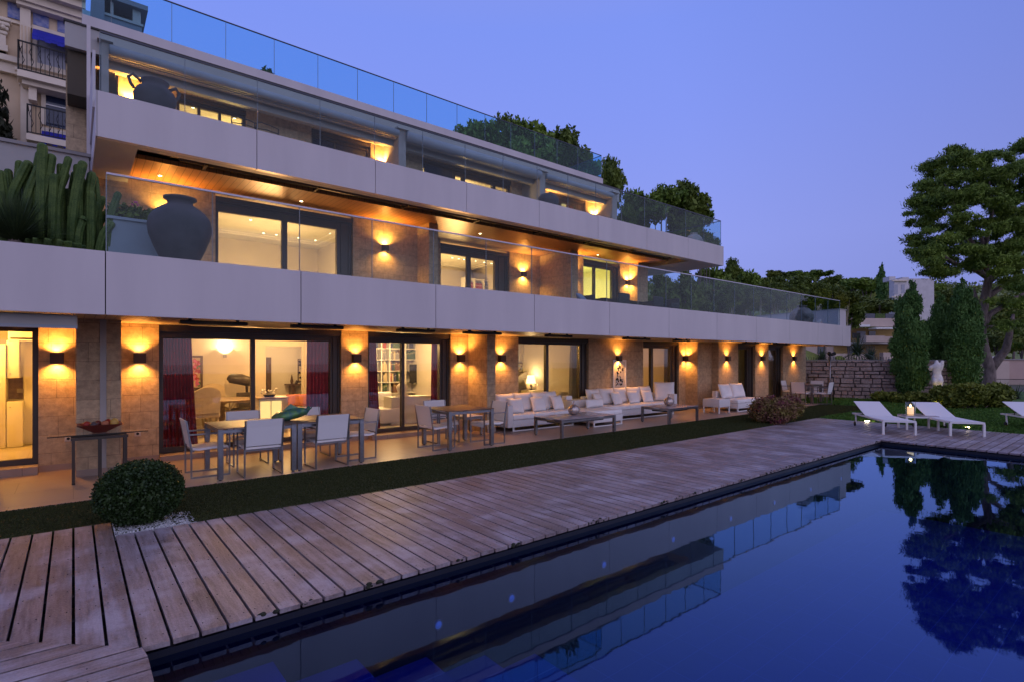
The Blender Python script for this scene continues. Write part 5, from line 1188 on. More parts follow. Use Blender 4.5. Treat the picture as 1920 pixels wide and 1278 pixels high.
m_ = len(pr); a.add([(x_, .98, z_) for x_, z_ in pr] + [(x_, 1.08, z_) for x_, z_ in pr], [tuple(range(m_)), tuple(range(m_, 2 * m_))[::-1]] + [(i, i + m_, (i + 1) % m_ + m_, (i + 1) % m_) for i in range(m_)], "headboard"); a.build("headboard", q)
a = MB(); a.rbox(-.9, .9, -1.0, .96, .25, .62, "bedding", .09); a.build("mattress", q); a = MB(); a.rbox(-.88, .88, -1.0, .9, 0, .24, "headboard", .02); a.build("base", q)
pillow(wx(1040, 13.2) - .4, 13.75, .72, .7, .42, .18, 30, 0, "left pillow on the bed", "pillows on the bed", "bedding"); pillow(wx(1040, 13.2) + .45, 13.75, .72, .7, .42, .18, 30, 0, "right pillow on the bed", "pillows on the bed", "bedding")
# room behind the narrow window
p_ = at(1224, 690, 13.8); q = empty("screen", (p_.x, 13.8, .105), 0, "tall red brown wooden panel in the narrow window room", "screen"); a = MB(); a.box(-.12, .12, -.03, .03, 0, 2.2, "curtain_red"); a.build("panel", q)
q = empty("figure", (wx(1240, 13.2), 13.2, .105), 0, "tall slim dark wooden figure behind the narrow window", "sculpture"); a = MB(); a.box(-.15, .15, -.15, .15, 0, .7, "wood_dark"); a.build("pedestal", q); a = MB(); a.tube([(0, 0, .7), (.05, 0, 1.0), (-.05, 0, 1.3), (.04, 0, 1.6), (0, 0, 1.95)], [.08, .1, .09, .1, .04], "sculpture_dark", 10); a.build("body", q)
q = empty("table_lamp", (wx(1209, 13.9), 13.9, .95), 0, "small orange shaded lamp at the left of the narrow window room", "lamp"); a = MB(); a.lathe([(.06, 0), (.02, .05), (.02, .25)], "wood_dark", 12); a.build("base", q)
a = MB(); a.lathe([(.14, .25), (.07, .45)], "terracotta_cushion", 16); a.build("lamp_shade", q)
q = empty("side_cabinet", (wx(1214, 13.9), 13.9, .105), 0, "dark cabinet under the orange shaded lamp", "cabinet"); a = MB(); a.box(-.5, .5, -.2, .2, 0, .84, "wood_dark"); a.build("body", q); a = MB(); a.box(-.02, .02, -.22, -.201, .4, .5, "steel"); a.build("handle", q)
# kitchen
def kitchen_box(name, u0, u1, z0, z1, Y, dp, mat, label):
    q = empty(name, (wx(u0, Y), Y, z0), 0, label, "cabinet", "cream kitchen cupboards"); w_ = wx(u1, Y) - wx(u0, Y)
    a = MB(); a.box(0, w_, .02, dp, 0, z1 - z0, "kitchen_white"); a.build("body", q)
    n = max(1, round(w_ / .45))
    for i in range(n): a = MB(); a.rbox(i * w_ / n + .004, (i + 1) * w_ / n - .004, 0, .018, .004, z1 - z0 - .004, mat, .004); d = a.build("door", q); a = MB(); a.ball((i * w_ / n + .05, -.008, (z1 - z0) * (.12 if z0 > 1 else .88)), .01, "steel", 8, 5); a.build("knob", d)
kitchen_box("tall_cupboard", -60, 11, .125, 2.05, 13.7, .5, "kitchen_white", "tall cream kitchen cupboard at the far left")
kitchen_box("wall_cupboard", 12, 36, 1.42, 2.12, 13.75, .4, "kitchen_white", "cream kitchen wall cupboard above the marble splashback")
kitchen_box("base_cupboard", 12, 43, .125, .98, 13.7, .5, "kitchen_white", "cream kitchen base cupboard under the marble splashback")
p_ = at(12, 726, 14.2); q = empty("splashback", (p_.x, 14.2, 1.0), 0, "brown marble splashback with three sockets in the kitchen", "panel"); w_ = wx(43, 14.2) - p_.x
a = MB(); a.box(0, w_, 0, .03, 0, .42, "marble"); a.build("slab", q); a = MB(); a.box(.15, .5, -.012, -.001, .12, .2, "white_plastic"); a.build("socket_strip", q)
q = empty("kitchen_partition", (wx(45, 14.0), 14.0, .125), 0, "white door frame of the kitchen passage", "door frame"); w_ = wx(66, 14.0) - wx(45, 14.0)
a = MB(); a.box(0, .14, 0, .1, 0, 2.25, "kitchen_white"); a.box(.14, w_ + .6, 0, .1, 1.98, 2.25, "kitchen_white"); a.build("frame", q); a = MB(); a.box(.16, w_ + .5, .08, .12, 0, 1.97, "wood_mid"); a.build("leaf", q)
p_ = at(50, 625, 14.0); q = empty("air_conditioner", (p_.x, 13.95, p_.z - .05), 0, "white box shaped air conditioner above the kitchen passage", "air conditioner"); a = MB(); a.rbox(-.25, .35, -.2, 0, -.1, .12, "white_paint", .02); a.build("housing", q); a = MB(); a.box(-.22, .32, -.21, -.201, -.07, -.04, "dark_metal"); a.build("grille", q)
# upper rooms: library shelf, glowing wall light in the yellow room, doors
Yb2 = 17.4; q = empty("bookcase", (0, 0, 0), 0, "white bookcase with dark books behind the first floor library window", "bookcase"); b0, b1 = wx(872, Yb2), wx(958, Yb2)
a = MB(); a.box(b0, b1, Yb2 + .25, Yb2 + .3, 3.05, 4.95, "plaster_white"); a.build("back_panel", q)
for k in range(6): a = MB(); c_ = b0 + (b1 - b0) * k / 5; a.box(c_ - .03, c_ + .03, Yb2, Yb2 + .249, 3.05, 4.95, "plaster_white"); a.build("upright", q)
for z in (3.9, 4.4, 4.93):
    for k in range(5): a = MB(); c0 = b0 + (b1 - b0) * k / 5; c1 = b0 + (b1 - b0) * (k + 1) / 5; a.box(c0 + .031, c1 - .031, Yb2 + .01, Yb2 + .248, z - .03, z, "plaster_white"); a.build("shelf", q)
for z in (3.9, 4.4):
    for k in range(5):
        xx = b0 + (b1 - b0) * k / 5 + .05; mm = rb.choice(("book_navy", "book_brown", "book_red", "book_grey"))
        while xx < b0 + (b1 - b0) * (k + 1) / 5 - .12:
            o = bpy.data.objects.new("book", protos[(mm, 1)]); COL.objects.link(o); o.location = (xx, Yb2 + .03, z + .001); o.scale = (1, 1, 1.35)
            tag(o, "%s book in the first floor library, %s shelf" % (tint[mm], "lower" if z < 4 else "upper"), "book", "%s books in the first floor library, %s shelf" % (tint[mm], "lower" if z < 4 else "upper")); xx += .07
p_ = at(1124, 540, 16.8); q = empty("glowing_panel_lamp", (p_.x, 16.8, p_.z), 0, "bright upright glowing lamp panel in the yellow lit room", "wall lamp"); a = MB(); a.rbox(-.13, .13, -.05, 0, -.42, .42, "glow_yellow", .03); a.build("diffuser", q); a = MB(); a.box(.131, .17, -.09, 0, -.3, .3, "bronze_frame"); a.build("shield", q)
for u0, u1, nm in ((1097, 1107, "left"), (1108, 1116, "middle"), (1138, 1149, "right")):
    p0 = at(u0, 520, 17.0); q = empty("cupboard_door", (p0.x, 17.0, 3.0), 0, "%s tall yellow cream slatted door in the yellow lit room" % nm, "door", "slatted doors in the yellow room"); w_ = wx(u1, 17.0) - p0.x
    a = MB(); a.box(0, w_, 0, .04, 0, 1.95, "kitchen_white")
    for k in range(22): a.box(.04, w_ - .04, -.012, -.001, .06 + k * .085, .10 + k * .085, "kitchen_white")
    a.build("leaf", q); a = MB(); a.ball((w_ * .85, -.03, 1.0), .015, "steel", 8, 5); a.build("knob", q)

# ================================================================== plants in the garden
def shrub(name, loc, blobs, n, size, mat, label, cat="shrub", elong=1.5, shell=.6, up=0.0, core=True, stem="bark"):
    q = empty(name, loc, 0, label, cat)
    leaves("foliage", blob_pts(blobs, n, shell, .035 if name == "boxwood_ball" else .12), size, mat, q, elong, up)
    a = MB()
    for b in blobs[::max(1, len(blobs) // 5)]:
        a.tube([(b[0] * .3, b[1] * .3, 0), (b[0] * .7, b[1] * .7, b[2] * .5), (b[0], b[1], b[2])], [.02, .012, .006], stem, 6)
    a.build("stem", q)
    return q
q = shrub("boxwood_ball", (.565, 7.12, 0), [(0, 0, .34, .41, .41, .33), (.04, .02, .32, .37, .37, .30), (-.04, -.03, .30, .37, .37, .27), (0, 0, .2, .36, .36, .2)], 44000, .019, "box_leaves", "dense clipped boxwood ball on white gravel at the deck edge", shell=.9, elong=1.3)
gm = MB(); rg = random.Random(5)
for i in range(900):
    x_, y_ = rg.uniform(.33, .98), rg.uniform(6.74, 6.98) if rg.random() < .7 else rg.uniform(6.74, 7.28)
    s_ = rg.uniform(.007, .014); gm.ball((x_, y_, .0 + s_ * .3), s_, "gravel_white", 5, 3, (1, rg.uniform(.7, 1.1), .7))
gm.box(.324, 1.05, 6.73, 7.3, -.05, -.002, "gravel_white"); tag(gm.build("gravel"), "bed of small white pebbles around the boxwood ball", "gravel", kind="stuff")
rr = random.Random(8)
bl = [(rr.uniform(-.62, .62), rr.uniform(-.38, .38), rr.uniform(.26, .5), rr.uniform(.24, .34), rr.uniform(.24, .34), rr.uniform(.22, .32)) for i in range(22)]
shrub("barberry_bush", (15.4, 7.05, 0), bl, 30000, .036, "barberry_leaves", "round bush with purple red and yellow green leaves between terrace and deck", shell=.7)
bl = [(rr.uniform(-1.15, 1.15), rr.uniform(-.4, .4), rr.uniform(.3, .62), rr.uniform(.28, .45), rr.uniform(.28, .4), rr.uniform(.24, .36)) for i in range(26)]
q = shrub("hedge_shrub", (24.9, 4.35, 0), bl, 16000, .085, "hedge_leaves", "bright yellow green leafy hedge at the right behind the loungers", shell=.65); q.rotation_euler = (0, 0, R(-40))
bl = [(rr.uniform(-.9, .9), rr.uniform(-.3, .3), rr.uniform(.15, .3), rr.uniform(.2, .35), rr.uniform(.2, .3), rr.uniform(.15, .22)) for i in range(14)]
q = shrub("hedge_shrub", (25.9, 6.9, 0), bl, 6000, .075, "hedge_leaves", "low yellow green shrub at the foot of the left cypress", shell=.6); q.rotation_euler = (0, 0, R(-55))
for x_, y_, z_, e in ((24.1, 5.3, .25, 16), (26.3, 5.6, .2, 9)):
    lamp('POINT', (x_, y_, z_), e, (1, .72, .22), None, .04, name="garden_spot_light")
def cypress(loc, h_, r_, label, n=15000, mat="cypress_leaves", seed=1, sz=.075, cat="cypress"):
    q = empty("cypress", loc, 0, label, cat); rr = random.Random(seed); bl = []
    k = int(h_ / .22)
    for i in range(k):
        f = (i + .5) / k; z = .15 + f * (h_ - .3); rad = r_ * min(1, (f + .12) * 3.2) * (1 - max(0, f - .62) / .42) ** .7
        for j in range(4 if f < .85 else 2):
            a_ = rr.uniform(0, 6.28); d_ = rad * rr.uniform(.35, .68); b = rad * rr.uniform(.38, .52)
            bl.append((math.cos(a_) * d_, math.sin(a_) * d_, z + rr.uniform(-.1, .1), b, b, b * rr.uniform(1.2, 2.0)))
    leaves("crown", blob_pts(bl, n, .5), sz, mat, q, 3.0, 2.2)
    a = MB(); a.tube([(0, 0, -.3), (0, 0, h_ * .35), (0, 0, h_ * .8)], [.09, .06, .02], "bark", 8); a.build("trunk", q); return q
cypress((27.4, 6.95, 0), 5.2, .66, "broad dark green cypress at the end of the rubble wall, left of the statue", 80000, seed=1, sz=.036)
cypress((29.4, 6.35, -.3), 5.1, .60, "narrow cypress in the gap behind the statue", 50000, seed=2, sz=.036)
cypress((28.6, 5.42, 0), 5.2, .66, "broad dark green cypress right of the statue", 80000, seed=3, sz=.036)
p_ = dist(8, 200, 17); cypress((p_.x - .1, p_.y, 3.0), dist(8, 138, 17).z - 3.0, .52, "almost black slim conifer at the far left before the cream mansion", 9000, "dark_conifer", 4, .08, "conifer")
# tall pine at the right
def px2m(D): return D / F_PX
DP = 26.0
pine = empty("pine_tree", (dist(1853, 745, DP).x, dist(1853, 745, DP).y, -.2), 0, "tall spreading pine with a leaning pale trunk behind the hedge at the right", "pine")
O = pine.location
def rel(u, v, D=DP):
    p = dist(u, v, D); return Vector((p.x - O.x, p.y - O.y, p.z - O.z))
a = MB(); a.tube([Vector((.1, 0, -.3)), rel(1855, 720), rel(1856, 690), rel(1846, 660), rel(1839, 625), rel(1841, 590), rel(1848, 555), rel(1853, 525), rel(1850, 480), rel(1835, 430)], [.36, .27, .23, .22, .215, .21, .19, .16, .12, .06], "bark", 12); a.build("trunk", pine)
for pts, rs in (([(1857, 690), (1872, 672), (1886, 655), (1892, 630), (1900, 590)], [.24, .2, .17, .14, .06]), ([(1842, 612), (1855, 590), (1875, 578), (1898, 562), (1925, 548)], [.2, .13, .11, .09, .05]), ([(1848, 560), (1864, 548), (1890, 530), (1912, 518)], [.17, .13, .1, .05]), ([(1852, 530), (1870, 515), (1900, 500), (1930, 470)], [.16, .13, .1, .05]),
                ([(1841, 585), (1830, 560), (1826, 540)], [.12, .08, .04]), ([(1853, 520), (1820, 500), (1790, 495), (1765, 478), (1757, 440)], [.16, .12, .1, .08, .04]), ([(1850, 490), (1810, 440), (1790, 390), (1770, 340)], [.13, .1, .07, .03]), ([(1845, 470), (1860, 400), (1855, 340)], [.12, .08, .03]), ([(1835, 615), (1868, 612), (1905, 600), (1930, 603)], [.08, .07, .05, .03])):
    a = MB(); a.tube([rel(u, v, DP + random.uniform(-.3, .3)) if i else rel(u, v) for i, (u, v) in enumerate(pts)], rs, "bark", 8); a.build("branch", pine)
rr = random.Random(21); bl = []
for (u, v, wu, wv, n_) in ((1750, 345, 30, 42, 14), (1725, 405, 26, 32, 8), (1735, 460, 36, 30, 9), (1712, 472, 12, 14, 2), (1770, 405, 40, 48, 16), (1808, 320, 46, 38, 18), (1862, 325, 50, 44, 22), (1850, 395, 60, 50, 26), (1910, 350, 50, 60, 22), (1915, 430, 50, 60, 22), (1800, 465, 60, 34, 16), (1860, 480, 60, 36, 18), (1765, 500, 38, 24, 10), (1905, 500, 40, 40, 14), (1918, 272, 12, 16, 3), (1890, 560, 36, 34, 5), (1915, 620, 34, 36, 9), (1790, 290, 14, 12, 3), (1960, 400, 60, 110, 20), (1975, 560, 50, 90, 10)):
    for i in range(int(n_ * 1.7)):
        th_ = rr.uniform(0, 6.283); q_ = rr.random() ** .5; uu, vv = u + wu * q_ * math.cos(th_), v + wv * q_ * math.sin(th_); D = DP + rr.uniform(-2.4, 2.6) * min(1, wu / 45)
        p = rel(uu, vv, D); s = rr.uniform(.16, .50) ; bl.append((p.x, p.y, p.z, s, s, s * .5))
leaves("crown", blob_pts(bl, 330000, .1, .34), .038, "pine_needles", pine, 4.2, .7)
# spiky plants behind the hedge
def spiky(name, loc, n, ln, wd, mat, label, cat="plant", spread=1.0, droop=.4, seed=3, nn=4):
    q = empty(name, loc, 0, label, cat); rr = random.Random(seed); a = MB()
    for i in range(n):
        az = rr.uniform(0, 6.283); el = rr.uniform(.15, 1.45) * spread; l_ = ln * rr.uniform(.7, 1.1); d = Vector((math.cos(az), math.sin(az), 0)); s = Vector((-math.sin(az), math.cos(az), 0)); vs = []
        for k in range(nn + 1):
            t = k / nn; h_ = l_ * (math.cos(el) * t - droop * t * t * math.sin(el)); r_ = l_ * math.sin(el) * t; w2 = wd * (1 - t) ** .7 * .5 + .001
            c_ = d * r_ + Vector((0, 0, h_)); vs += [c_ - s * w2, c_ + s * w2 + Vector((0, 0, .002))]
        a.add(vs, [(2 * k, 2 * k + 1, 2 * k + 3, 2 * k + 2) for k in range(nn)], mat)
    a.build("leaf_rosette", q); m = MB(); m.lathe([(.06, -.1), (.07, .05), (.02, .15)], "bark", 10); m.build("stem", q); return q
spiky("yucca", dist(1880, 745, 24.5) + Vector((0, 0, 0)), 90, .9, .05, "yucca_leaves", "spiky narrow leaved plant above the right hedge", seed=4)
spiky("yucca", dist(1905, 748, 24.0), 70, .8, .05, "yucca_leaves", "second spiky plant at the right end of the hedge", seed=5)
# left balcony bed: candelabra cactus, yucca, barrel cactus
bed = MB(); bed.box(-6, .2, 8.6, 11.2, 3.001, 3.05, "earth"); tag(bed.build("planting_bed"), "dark soil bed behind the lower parapet at the far left", "planting bed")
yw = MB(); yw.box(-6, .22, 11.4, 11.6, 3.0, 3.95, "yellow_wall"); yw.box(-6, .24, 11.36, 11.64, 3.951, 4.08, "planter_zinc"); tag(yw.build("garden_wall"), "ochre yellow low wall with a grey coping behind the big cactus", "wall")
tw = MB(); tw.box(-2.2, .23, 13.0, 13.2, 3.0, at(150, 287, 13.0).z - .06, "panel_taupe"); tw.box(-2.25, .26, 12.95, 13.25, at(150, 287, 13.0).z - .059, at(150, 287, 13.0).z, "concrete"); tag(tw.build("garden_wall"), "tall pale blue grey garden wall above the cactus at the left", "wall")
q = empty("drain_pipe", (.05, 11.3, 3.05), 0, "thin grey drain pipe on the ochre wall beside the glass railing", "pipe"); a = MB(); a.tube([(0, 0, 0), (0, 0, .95)], .035, "planter_zinc", 10); a.build("pipe", q); a = MB(); a.box(-.05, .05, -.05, .05, .5, .53, "steel"); a.build("clamp", q)
cact = empty("candelabra_cactus", (-.13, 9.75, 3.05), 0, "big candelabra cactus with many ribbed upright arms at the left", "cactus"); rr = random.Random(14)
def ribbed(pts, rad, ribs=7):
    a = MB(); vs = []; n = ribs * 4; P = [Vector(p) for p in pts]; Q = []
    for i in range(len(P) - 1):
        for k in range(4): Q.append(P[i].lerp(P[i + 1], k / 4))
    Q.append(P[-1]); P = [Q[0]] + [(Q[i - 1] + Q[i] * 2 + Q[i + 1]) / 4 for i in range(1, len(Q) - 1)] + [Q[-1]]; tp = (P[-1] - P[-2]).normalized(); P = P[:-1] + [P[-1] - tp * rad * 1.2 + tp * rad * 1.2 * f_ for f_ in (0, .3, .55, .75, .9, .98, 1)]; prev = None; m_ = len(P); SC = [1] * (m_ - 7) + [math.sqrt(max(0, 1 - f_ * f_)) for f_ in (0, .3, .55, .75, .9, .98, 1)]
    for i, p in enumerate(P):
        d = (P[min(i + 1, m_ - 1)] - P[max(i - 1, 0)]).normalized(); e = d.orthogonal().normalized() if prev is None else (prev - d * prev.dot(d)).normalized(); prev = e; g_ = d.cross(e)
        f = i / (m_ - 1); r_ = rad * (.75 + .25 * min(1, f * 3)) * SC[i]
        for k in range(n):
            t = 2 * math.pi * k / n; rr_ = r_ * (1 + .17 * math.cos(ribs * t)) + .001; vs.append(p + rr_ * (math.cos(t) * e + math.sin(t) * g_))
    a.add(vs, [(i * n + k, i * n + (k + 1) % n, (i + 1) * n + (k + 1) % n, (i + 1) * n + k) for i in range(m_ - 1) for k in range(n)], "cactus_skin", True); return a
arms = [(dx_ * .72, h_ * .93) for dx_, h_ in [(-.62, 1.55), (-.50, 1.42), (-.42, 1.66), (-.34, 1.50), (-.26, 1.72), (-.18, 1.45), (-.08, 1.60), (.0, 1.50), (.06, 1.36), (.14, 1.56), (.24, 1.52), (.34, 1.46), (.44, 1.36), (.52, 1.44), (.62, 1.20), (-.72, 1.3), (-.3, 1.1), (-.05, 1.05), (.12, .95), (.28, 1.0), (.40, .88), (.5, .72), (-.5, .95), (-.66, 1.42), (-.46, 1.56), (-.22, 1.6), (-.12, 1.3), (.10, 1.48), (.3, 1.3), (.4, 1.15), (-.38, 1.2), (.0, .8), (.2, .75)]]
arms += [(dx_ + rr.uniform(-.09, .09), h_ * rr.uniform(.78, 1.02)) for dx_, h_ in arms]
for i, (dx, h_) in enumerate(arms):
    dy = rr.uniform(-.3, .3); bx = dx * .12; hm = h_ * rr.uniform(.35, .5)
    cv = rr.uniform(-.05, .20) * (1 if dx > -.1 else rr.choice((-.5, 1))); ribbed([(bx, dy * .3, .02), (bx + (dx - bx) * 1.05, dy * .8, hm * .38), (dx * 1.12, dy, hm * .8), (dx * 1.06 + cv * .35, dy, h_ * .70), (dx * 1.02 + cv, dy, h_)], rr.uniform(.038, .050)).build("arm", cact)
spiky("grass_tree", (wx(28, 9.3), 9.3, 3.25), 520, .68, .014, "yucca_leaves", "fountain of thin dark needle leaves at the left edge above the parapet", spread=.86, droop=.15, seed=6, nn=5)
q = empty("barrel_cactus", (wx(105, 9.1), 9.1, 3.02), 0, "low round ribbed barrel cactus beside a warm garden light", "cactus")
ribbed([(0, 0, 0), (0, 0, .1), (0, 0, .2), (0, 0, .27)], .26, 14).build("body", q)
lamp('POINT', (wx(128, 8.95), 8.95, 3.16), 3.0, (1, .62, .1), None, .03, name="garden_spot_light"); lamp('POINT', (-.25, 10.9, 3.3), 6, (1, .60, .1), None, .05, name="garden_spot_light")

# ================================================================== statue, rubble wall, fence at the right
q = empty("torso_statue", (26.95, 5.92, 0), R(-77.6), "white stone torso of a woman without head seen from behind on a low plinth", "statue")
SX = .78
sec = [(0, .11, .10, 0), (.12, .125, .11, 0), (.30, .175, .145, .0), (.50, .225, .17, .0), (.64, .25, .185, 0), (.78, .225, .155, -.01), (.92, .175, .125, -.02), (1.04, .19, .13, -.02), (1.16, .225, .135, -.02), (1.26, .22, .125, -.02), (1.34, .15, .10, -.01), (1.40, .06, .05, 0)]
a = MB(); n = 28; vs = [(cx_ + w_ * math.cos(2 * math.pi * k / n), d_ * math.sin(2 * math.pi * k / n), z + .3) for z, w_, d_, cx_ in sec for k in range(n)]
a.add(vs, [(i * n + k, i * n + (k + 1) % n, (i + 1) * n + (k + 1) % n, (i + 1) * n + k) for i in range(len(sec) - 1) for k in range(n)] + [tuple(range(n))[::-1], tuple((len(sec) - 1) * n + k for k in range(n))], "statue_stone", True)
a.ball((-.105, -.10, .90), .125, "statue_stone", 16, 12, (1, .95, 1.15)); a.ball((.105, -.10, .90), .125, "statue_stone", 16, 12, (1, .95, 1.15)); a.ball((-.09, -.03, .66), .12, "statue_stone", 14, 10, (1, 1, 1.7)); a.ball((.10, -.03, .66), .12, "statue_stone", 14, 10, (1, 1, 1.7))
a.tube([(-.18, .0, 1.50), (-.27, .02, 1.46), (-.31, .03, 1.36)], [.10, .10, .075], "statue_stone", 14); a.tube([(.10, 0, 1.40), (.17, .02, 1.58), (.21, .03, 1.76)], [.11, .095, .07], "statue_stone", 14); a.tube([(-.06, 0, 1.55), (-.04, .02, 1.70), (.0, .03, 1.77)], [.10, .09, .05], "statue_stone", 14)
o = a.build("figure", q); o.scale = (SX, 1, .97); md = o.modifiers.new("Remesh", 'REMESH'); md.mode = 'VOXEL'; md.voxel_size = .016; md.use_smooth_shade = True; sm = o.modifiers.new("Smooth", 'SMOOTH'); sm.iterations = 6; sm.factor = .6
a = MB(); a.rbox(-.37, .37, -.3, .3, .0, .24, "concrete", .015); a.build("plinth", q); a = MB(); a.rbox(-.17, .17, -.15, .15, .241, .31, "sculpture_dark", .02); a.build("base", q)
# rubble retaining wall: courses of separate rough blocks in one mesh
q = empty("rubble_wall", (25.95, 11.6, 0), math.atan2(7.4 - 10.5, 27.26 - 25.96), "garden wall of rough brown grey stone blocks beside the last pier", "wall")
a = MB(); a.box(-.2, 6.6, .10, .38, 0, 1.68, "joint_dark"); rr = random.Random(3); z = 0
while z < 1.66:
    hc = min(rr.uniform(.13, .25), 1.70 - z)
    if hc < .07: hc = 1.70 - z
    xx = -.2 - rr.random() * .2
    while xx < 6.6:
        w_ = rr.uniform(.22, .62); split = hc > .2 and rr.random() < .3
        zs = [(z, z + hc)] if not split else [(z, z + hc * .5), (z + hc * .5, z + hc)]
        for z0_, z1_ in zs:
            j = lambda s: rr.uniform(-s, s); pr = rr.uniform(.0, .045); g2 = .008
            fx = [(xx + g2 + j(.008), z0_ + g2 + j(.007)), (xx + w_ - g2 + j(.008), z0_ + g2 + j(.007)), (xx + w_ - g2 + j(.008), z1_ - g2 + j(.007)), (xx + g2 + j(.008), z1_ - g2 + j(.007))]
            ctr = ((xx + w_ / 2), (z0_ + z1_) / 2); vs = [(p_[0], .101, p_[1]) for p_ in fx] + [(p_[0] + (ctr[0] - p_[0]) * .10, .045 - pr + j(.008), p_[1] + (ctr[1] - p_[1]) * .16) for p_ in fx]
            a.add(vs, [(4, 5, 6, 7)] + [(i, (i + 1) % 4, (i + 1) % 4 + 4, i + 4) for i in range(4)], "block_stone")
        xx += w_
    z += hc
o = a
m_, n_, l_, b_ = newmat("block_stone"); b_.inputs["Roughness"].default_value = .9; v_ = coords(n_, l_); f1 = noise_n(n_, l_, v_, 1.9, 3); f2 = noise_n(n_, l_, v_, 16, 6, .7)
l_.new(mixc(n_, l_, .5, crange(n_, l_, f1, (.24, .16, .12), (.52, .39, .33), .35, .65), crange(n_, l_, f2, (.13, .095, .085), (.50, .41, .38), .35, .65)), b_.inputs["Base Color"]); bump(n_, l_, b_, f2, .8, .02)
a.build("stone_face", q); a = MB(); a.box(-.22, 6.62, .06, .42, 1.701, 1.74, "concrete"); a.build("coping", q)
# small railing, pole light by the wall, fence pickets on top
p_ = dist(1556, 745, 22.6); q = empty("pole_light", (p_.x, p_.y, 0), 0, "thin pole with two small spotlights standing before the rubble wall", "light pole"); hz = dist(1556, 664, 22.6).z
a = MB(); a.tube([(0, 0, 0), (0, 0, hz)], .035, "steel", 10); a.build("pole", q)
for s in (-1, 1): a = MB(); a.tube([(s * .05, 0, hz - .02), (s * .28, -.08, hz + .05)], [.05, .075], "dark_metal", 10); a.build("spotlight", q)
p_ = dist(1515, 748, 23.0); q = empty("handrail", (p_.x + .25, p_.y + .1, 0), R(-68), "low dark metal handrail before the rubble wall", "railing"); a = MB(); a.tube([(0, 0, 0), (0, 0, 1.0), (.95, 0, 1.0), (.95, 0, 0)], .02, "iron_black", 8); a.build("rail", q); a = MB(); a.tube([(.03, 0, .5), (.92, 0, .5)], .012, "iron_black", 6); a.build("crossbar", q)
q = empty("picket_fence", (26.6, 11.0, 1.74), math.atan2(-3.1, 1.3), "row of short dark pickets on top of the rubble wall", "fence")
for i in range(46): a = MB(); a.box(i * .1, i * .1 + .02, 0, .02, 0, .12 + .02 * (i % 2), "iron_black"); a.build("picket", q)
p_ = dist(1838, 712, 27); q = empty("glass_fence", (p_.x, p_.y, 0), R(-52), "clear glass fence with a dark top rail behind the right hedge", "fence"); zr = dist(1838, 709, 27).z
a = MB(); a.box(0, 4.2, -.02, .02, zr - .03, zr, "iron_black"); a.build("top_rail", q)
for i in range(3): a = MB(); a.box(i * 2.05, i * 2.05 + .05, -.025, .025, 0, zr - .031, "iron_black"); a.build("post", q)
for i in range(2): a = MB(); a.box(i * 2.05 + .06, i * 2.05 + 2.04, -.006, .006, .1, zr - .04, "glass_clear"); a.build("glass_panel", q)

# ================================================================== terrain and buildings far off
def sstep(a_, b_, x_): t = max(0, min(1, (x_ - a_) / (b_ - a_))); return t * t * (3 - 2 * t)
def terrain(x_, y_):
    D = SA * x_ + CA * y_
    base = -.3
    plat = 3.4 * sstep(.36, .44, y_ / max(x_, 1)) * sstep(25.8, 28, x_) if y_ < 20 else 0
    up = sstep(19.4, 26, y_) * (3.4 + 1.5 * sstep(26, 60, y_)) if y_ > 19.4 else 0
    far = max(0, D - 75) * .20 * (1 - .25 * sstep(150, 300, D)); sec = sstep(.26, .36, y_ / max(x_, 1)) if x_ > 0 else 1
    low = 1 - .75 * (1 - sec)
    return base + max(plat, up) + min(far, 48) * (low if D < 160 else 1) + .6 * noise.noise(Vector((x_ * .07, y_ * .07, 0)))
a = MB(); xs_ = list(np.linspace(-80, 26, 24)) + list(np.linspace(28, 60, 17)) + list(np.linspace(66, 420, 50)); ys_ = list(np.linspace(8.5, 30, 22)) + list(np.linspace(33, 80, 20)) + list(np.linspace(88, 420, 45)); nx = len(xs_)
vs = [(x_, y_, terrain(x_, y_) if not (x_ < 27.5 and y_ < 19.4) else -.3) for y_ in ys_ for x_ in xs_]
a.add(vs, [(j * nx + i, j * nx + i + 1, (j + 1) * nx + i + 1, (j + 1) * nx + i) for j in range(len(ys_) - 1) for i in range(nx - 1)], "hill_leaves", True); struct(a, "hillside")
# crown prototypes of unit radius
def crown_proto(kind, seed, n=5200):
    rr = random.Random(seed); bl = []
    if kind == "round":
        for i in range(26):
            d = Vector((rr.gauss(0, 1), rr.gauss(0, 1), rr.gauss(0, 1))).normalized() * rr.uniform(.35, .72); s = rr.uniform(.22, .36); bl.append((d.x, d.y, d.z, s, s, s * .85))
    elif kind == "umbrella":
        for i in range(30):
            a_ = rr.uniform(0, 6.28); d_ = .75 * math.sqrt(rr.random()); s = rr.uniform(.2, .32); bl.append((math.cos(a_) * d_, math.sin(a_) * d_, .25 * (1 - d_ * d_) + rr.uniform(-.35, .2), s, s, s * .7))
    else:
        for i in range(30):
            f = i / 30; a_ = rr.uniform(0, 6.28); rad = .55 * (1 - f) ** .7 + .1; bl.append((math.cos(a_) * rad * .5, math.sin(a_) * rad * .5, -1 + 2 * f, rad * .55, rad * .55, .2))
    return blob_pts(bl, n, .35)
CP = {}
for kind, sd, mat in (("round", 1, "tree_leaves"), ("round", 2, "tree_leaves"), ("umbrella", 3, "pine_needles"), ("umbrella", 4, "pine_needles"), ("cone", 5, "cypress_leaves"), ("round", 6, "hill_leaves"), ("round", 7, "pine_needles")):
    o = leaves("crown", crown_proto(kind, sd), .075, mat, None, 1.8, .3); CP[sd] = o.data; bpy.data.objects.remove(o)
trm = {}
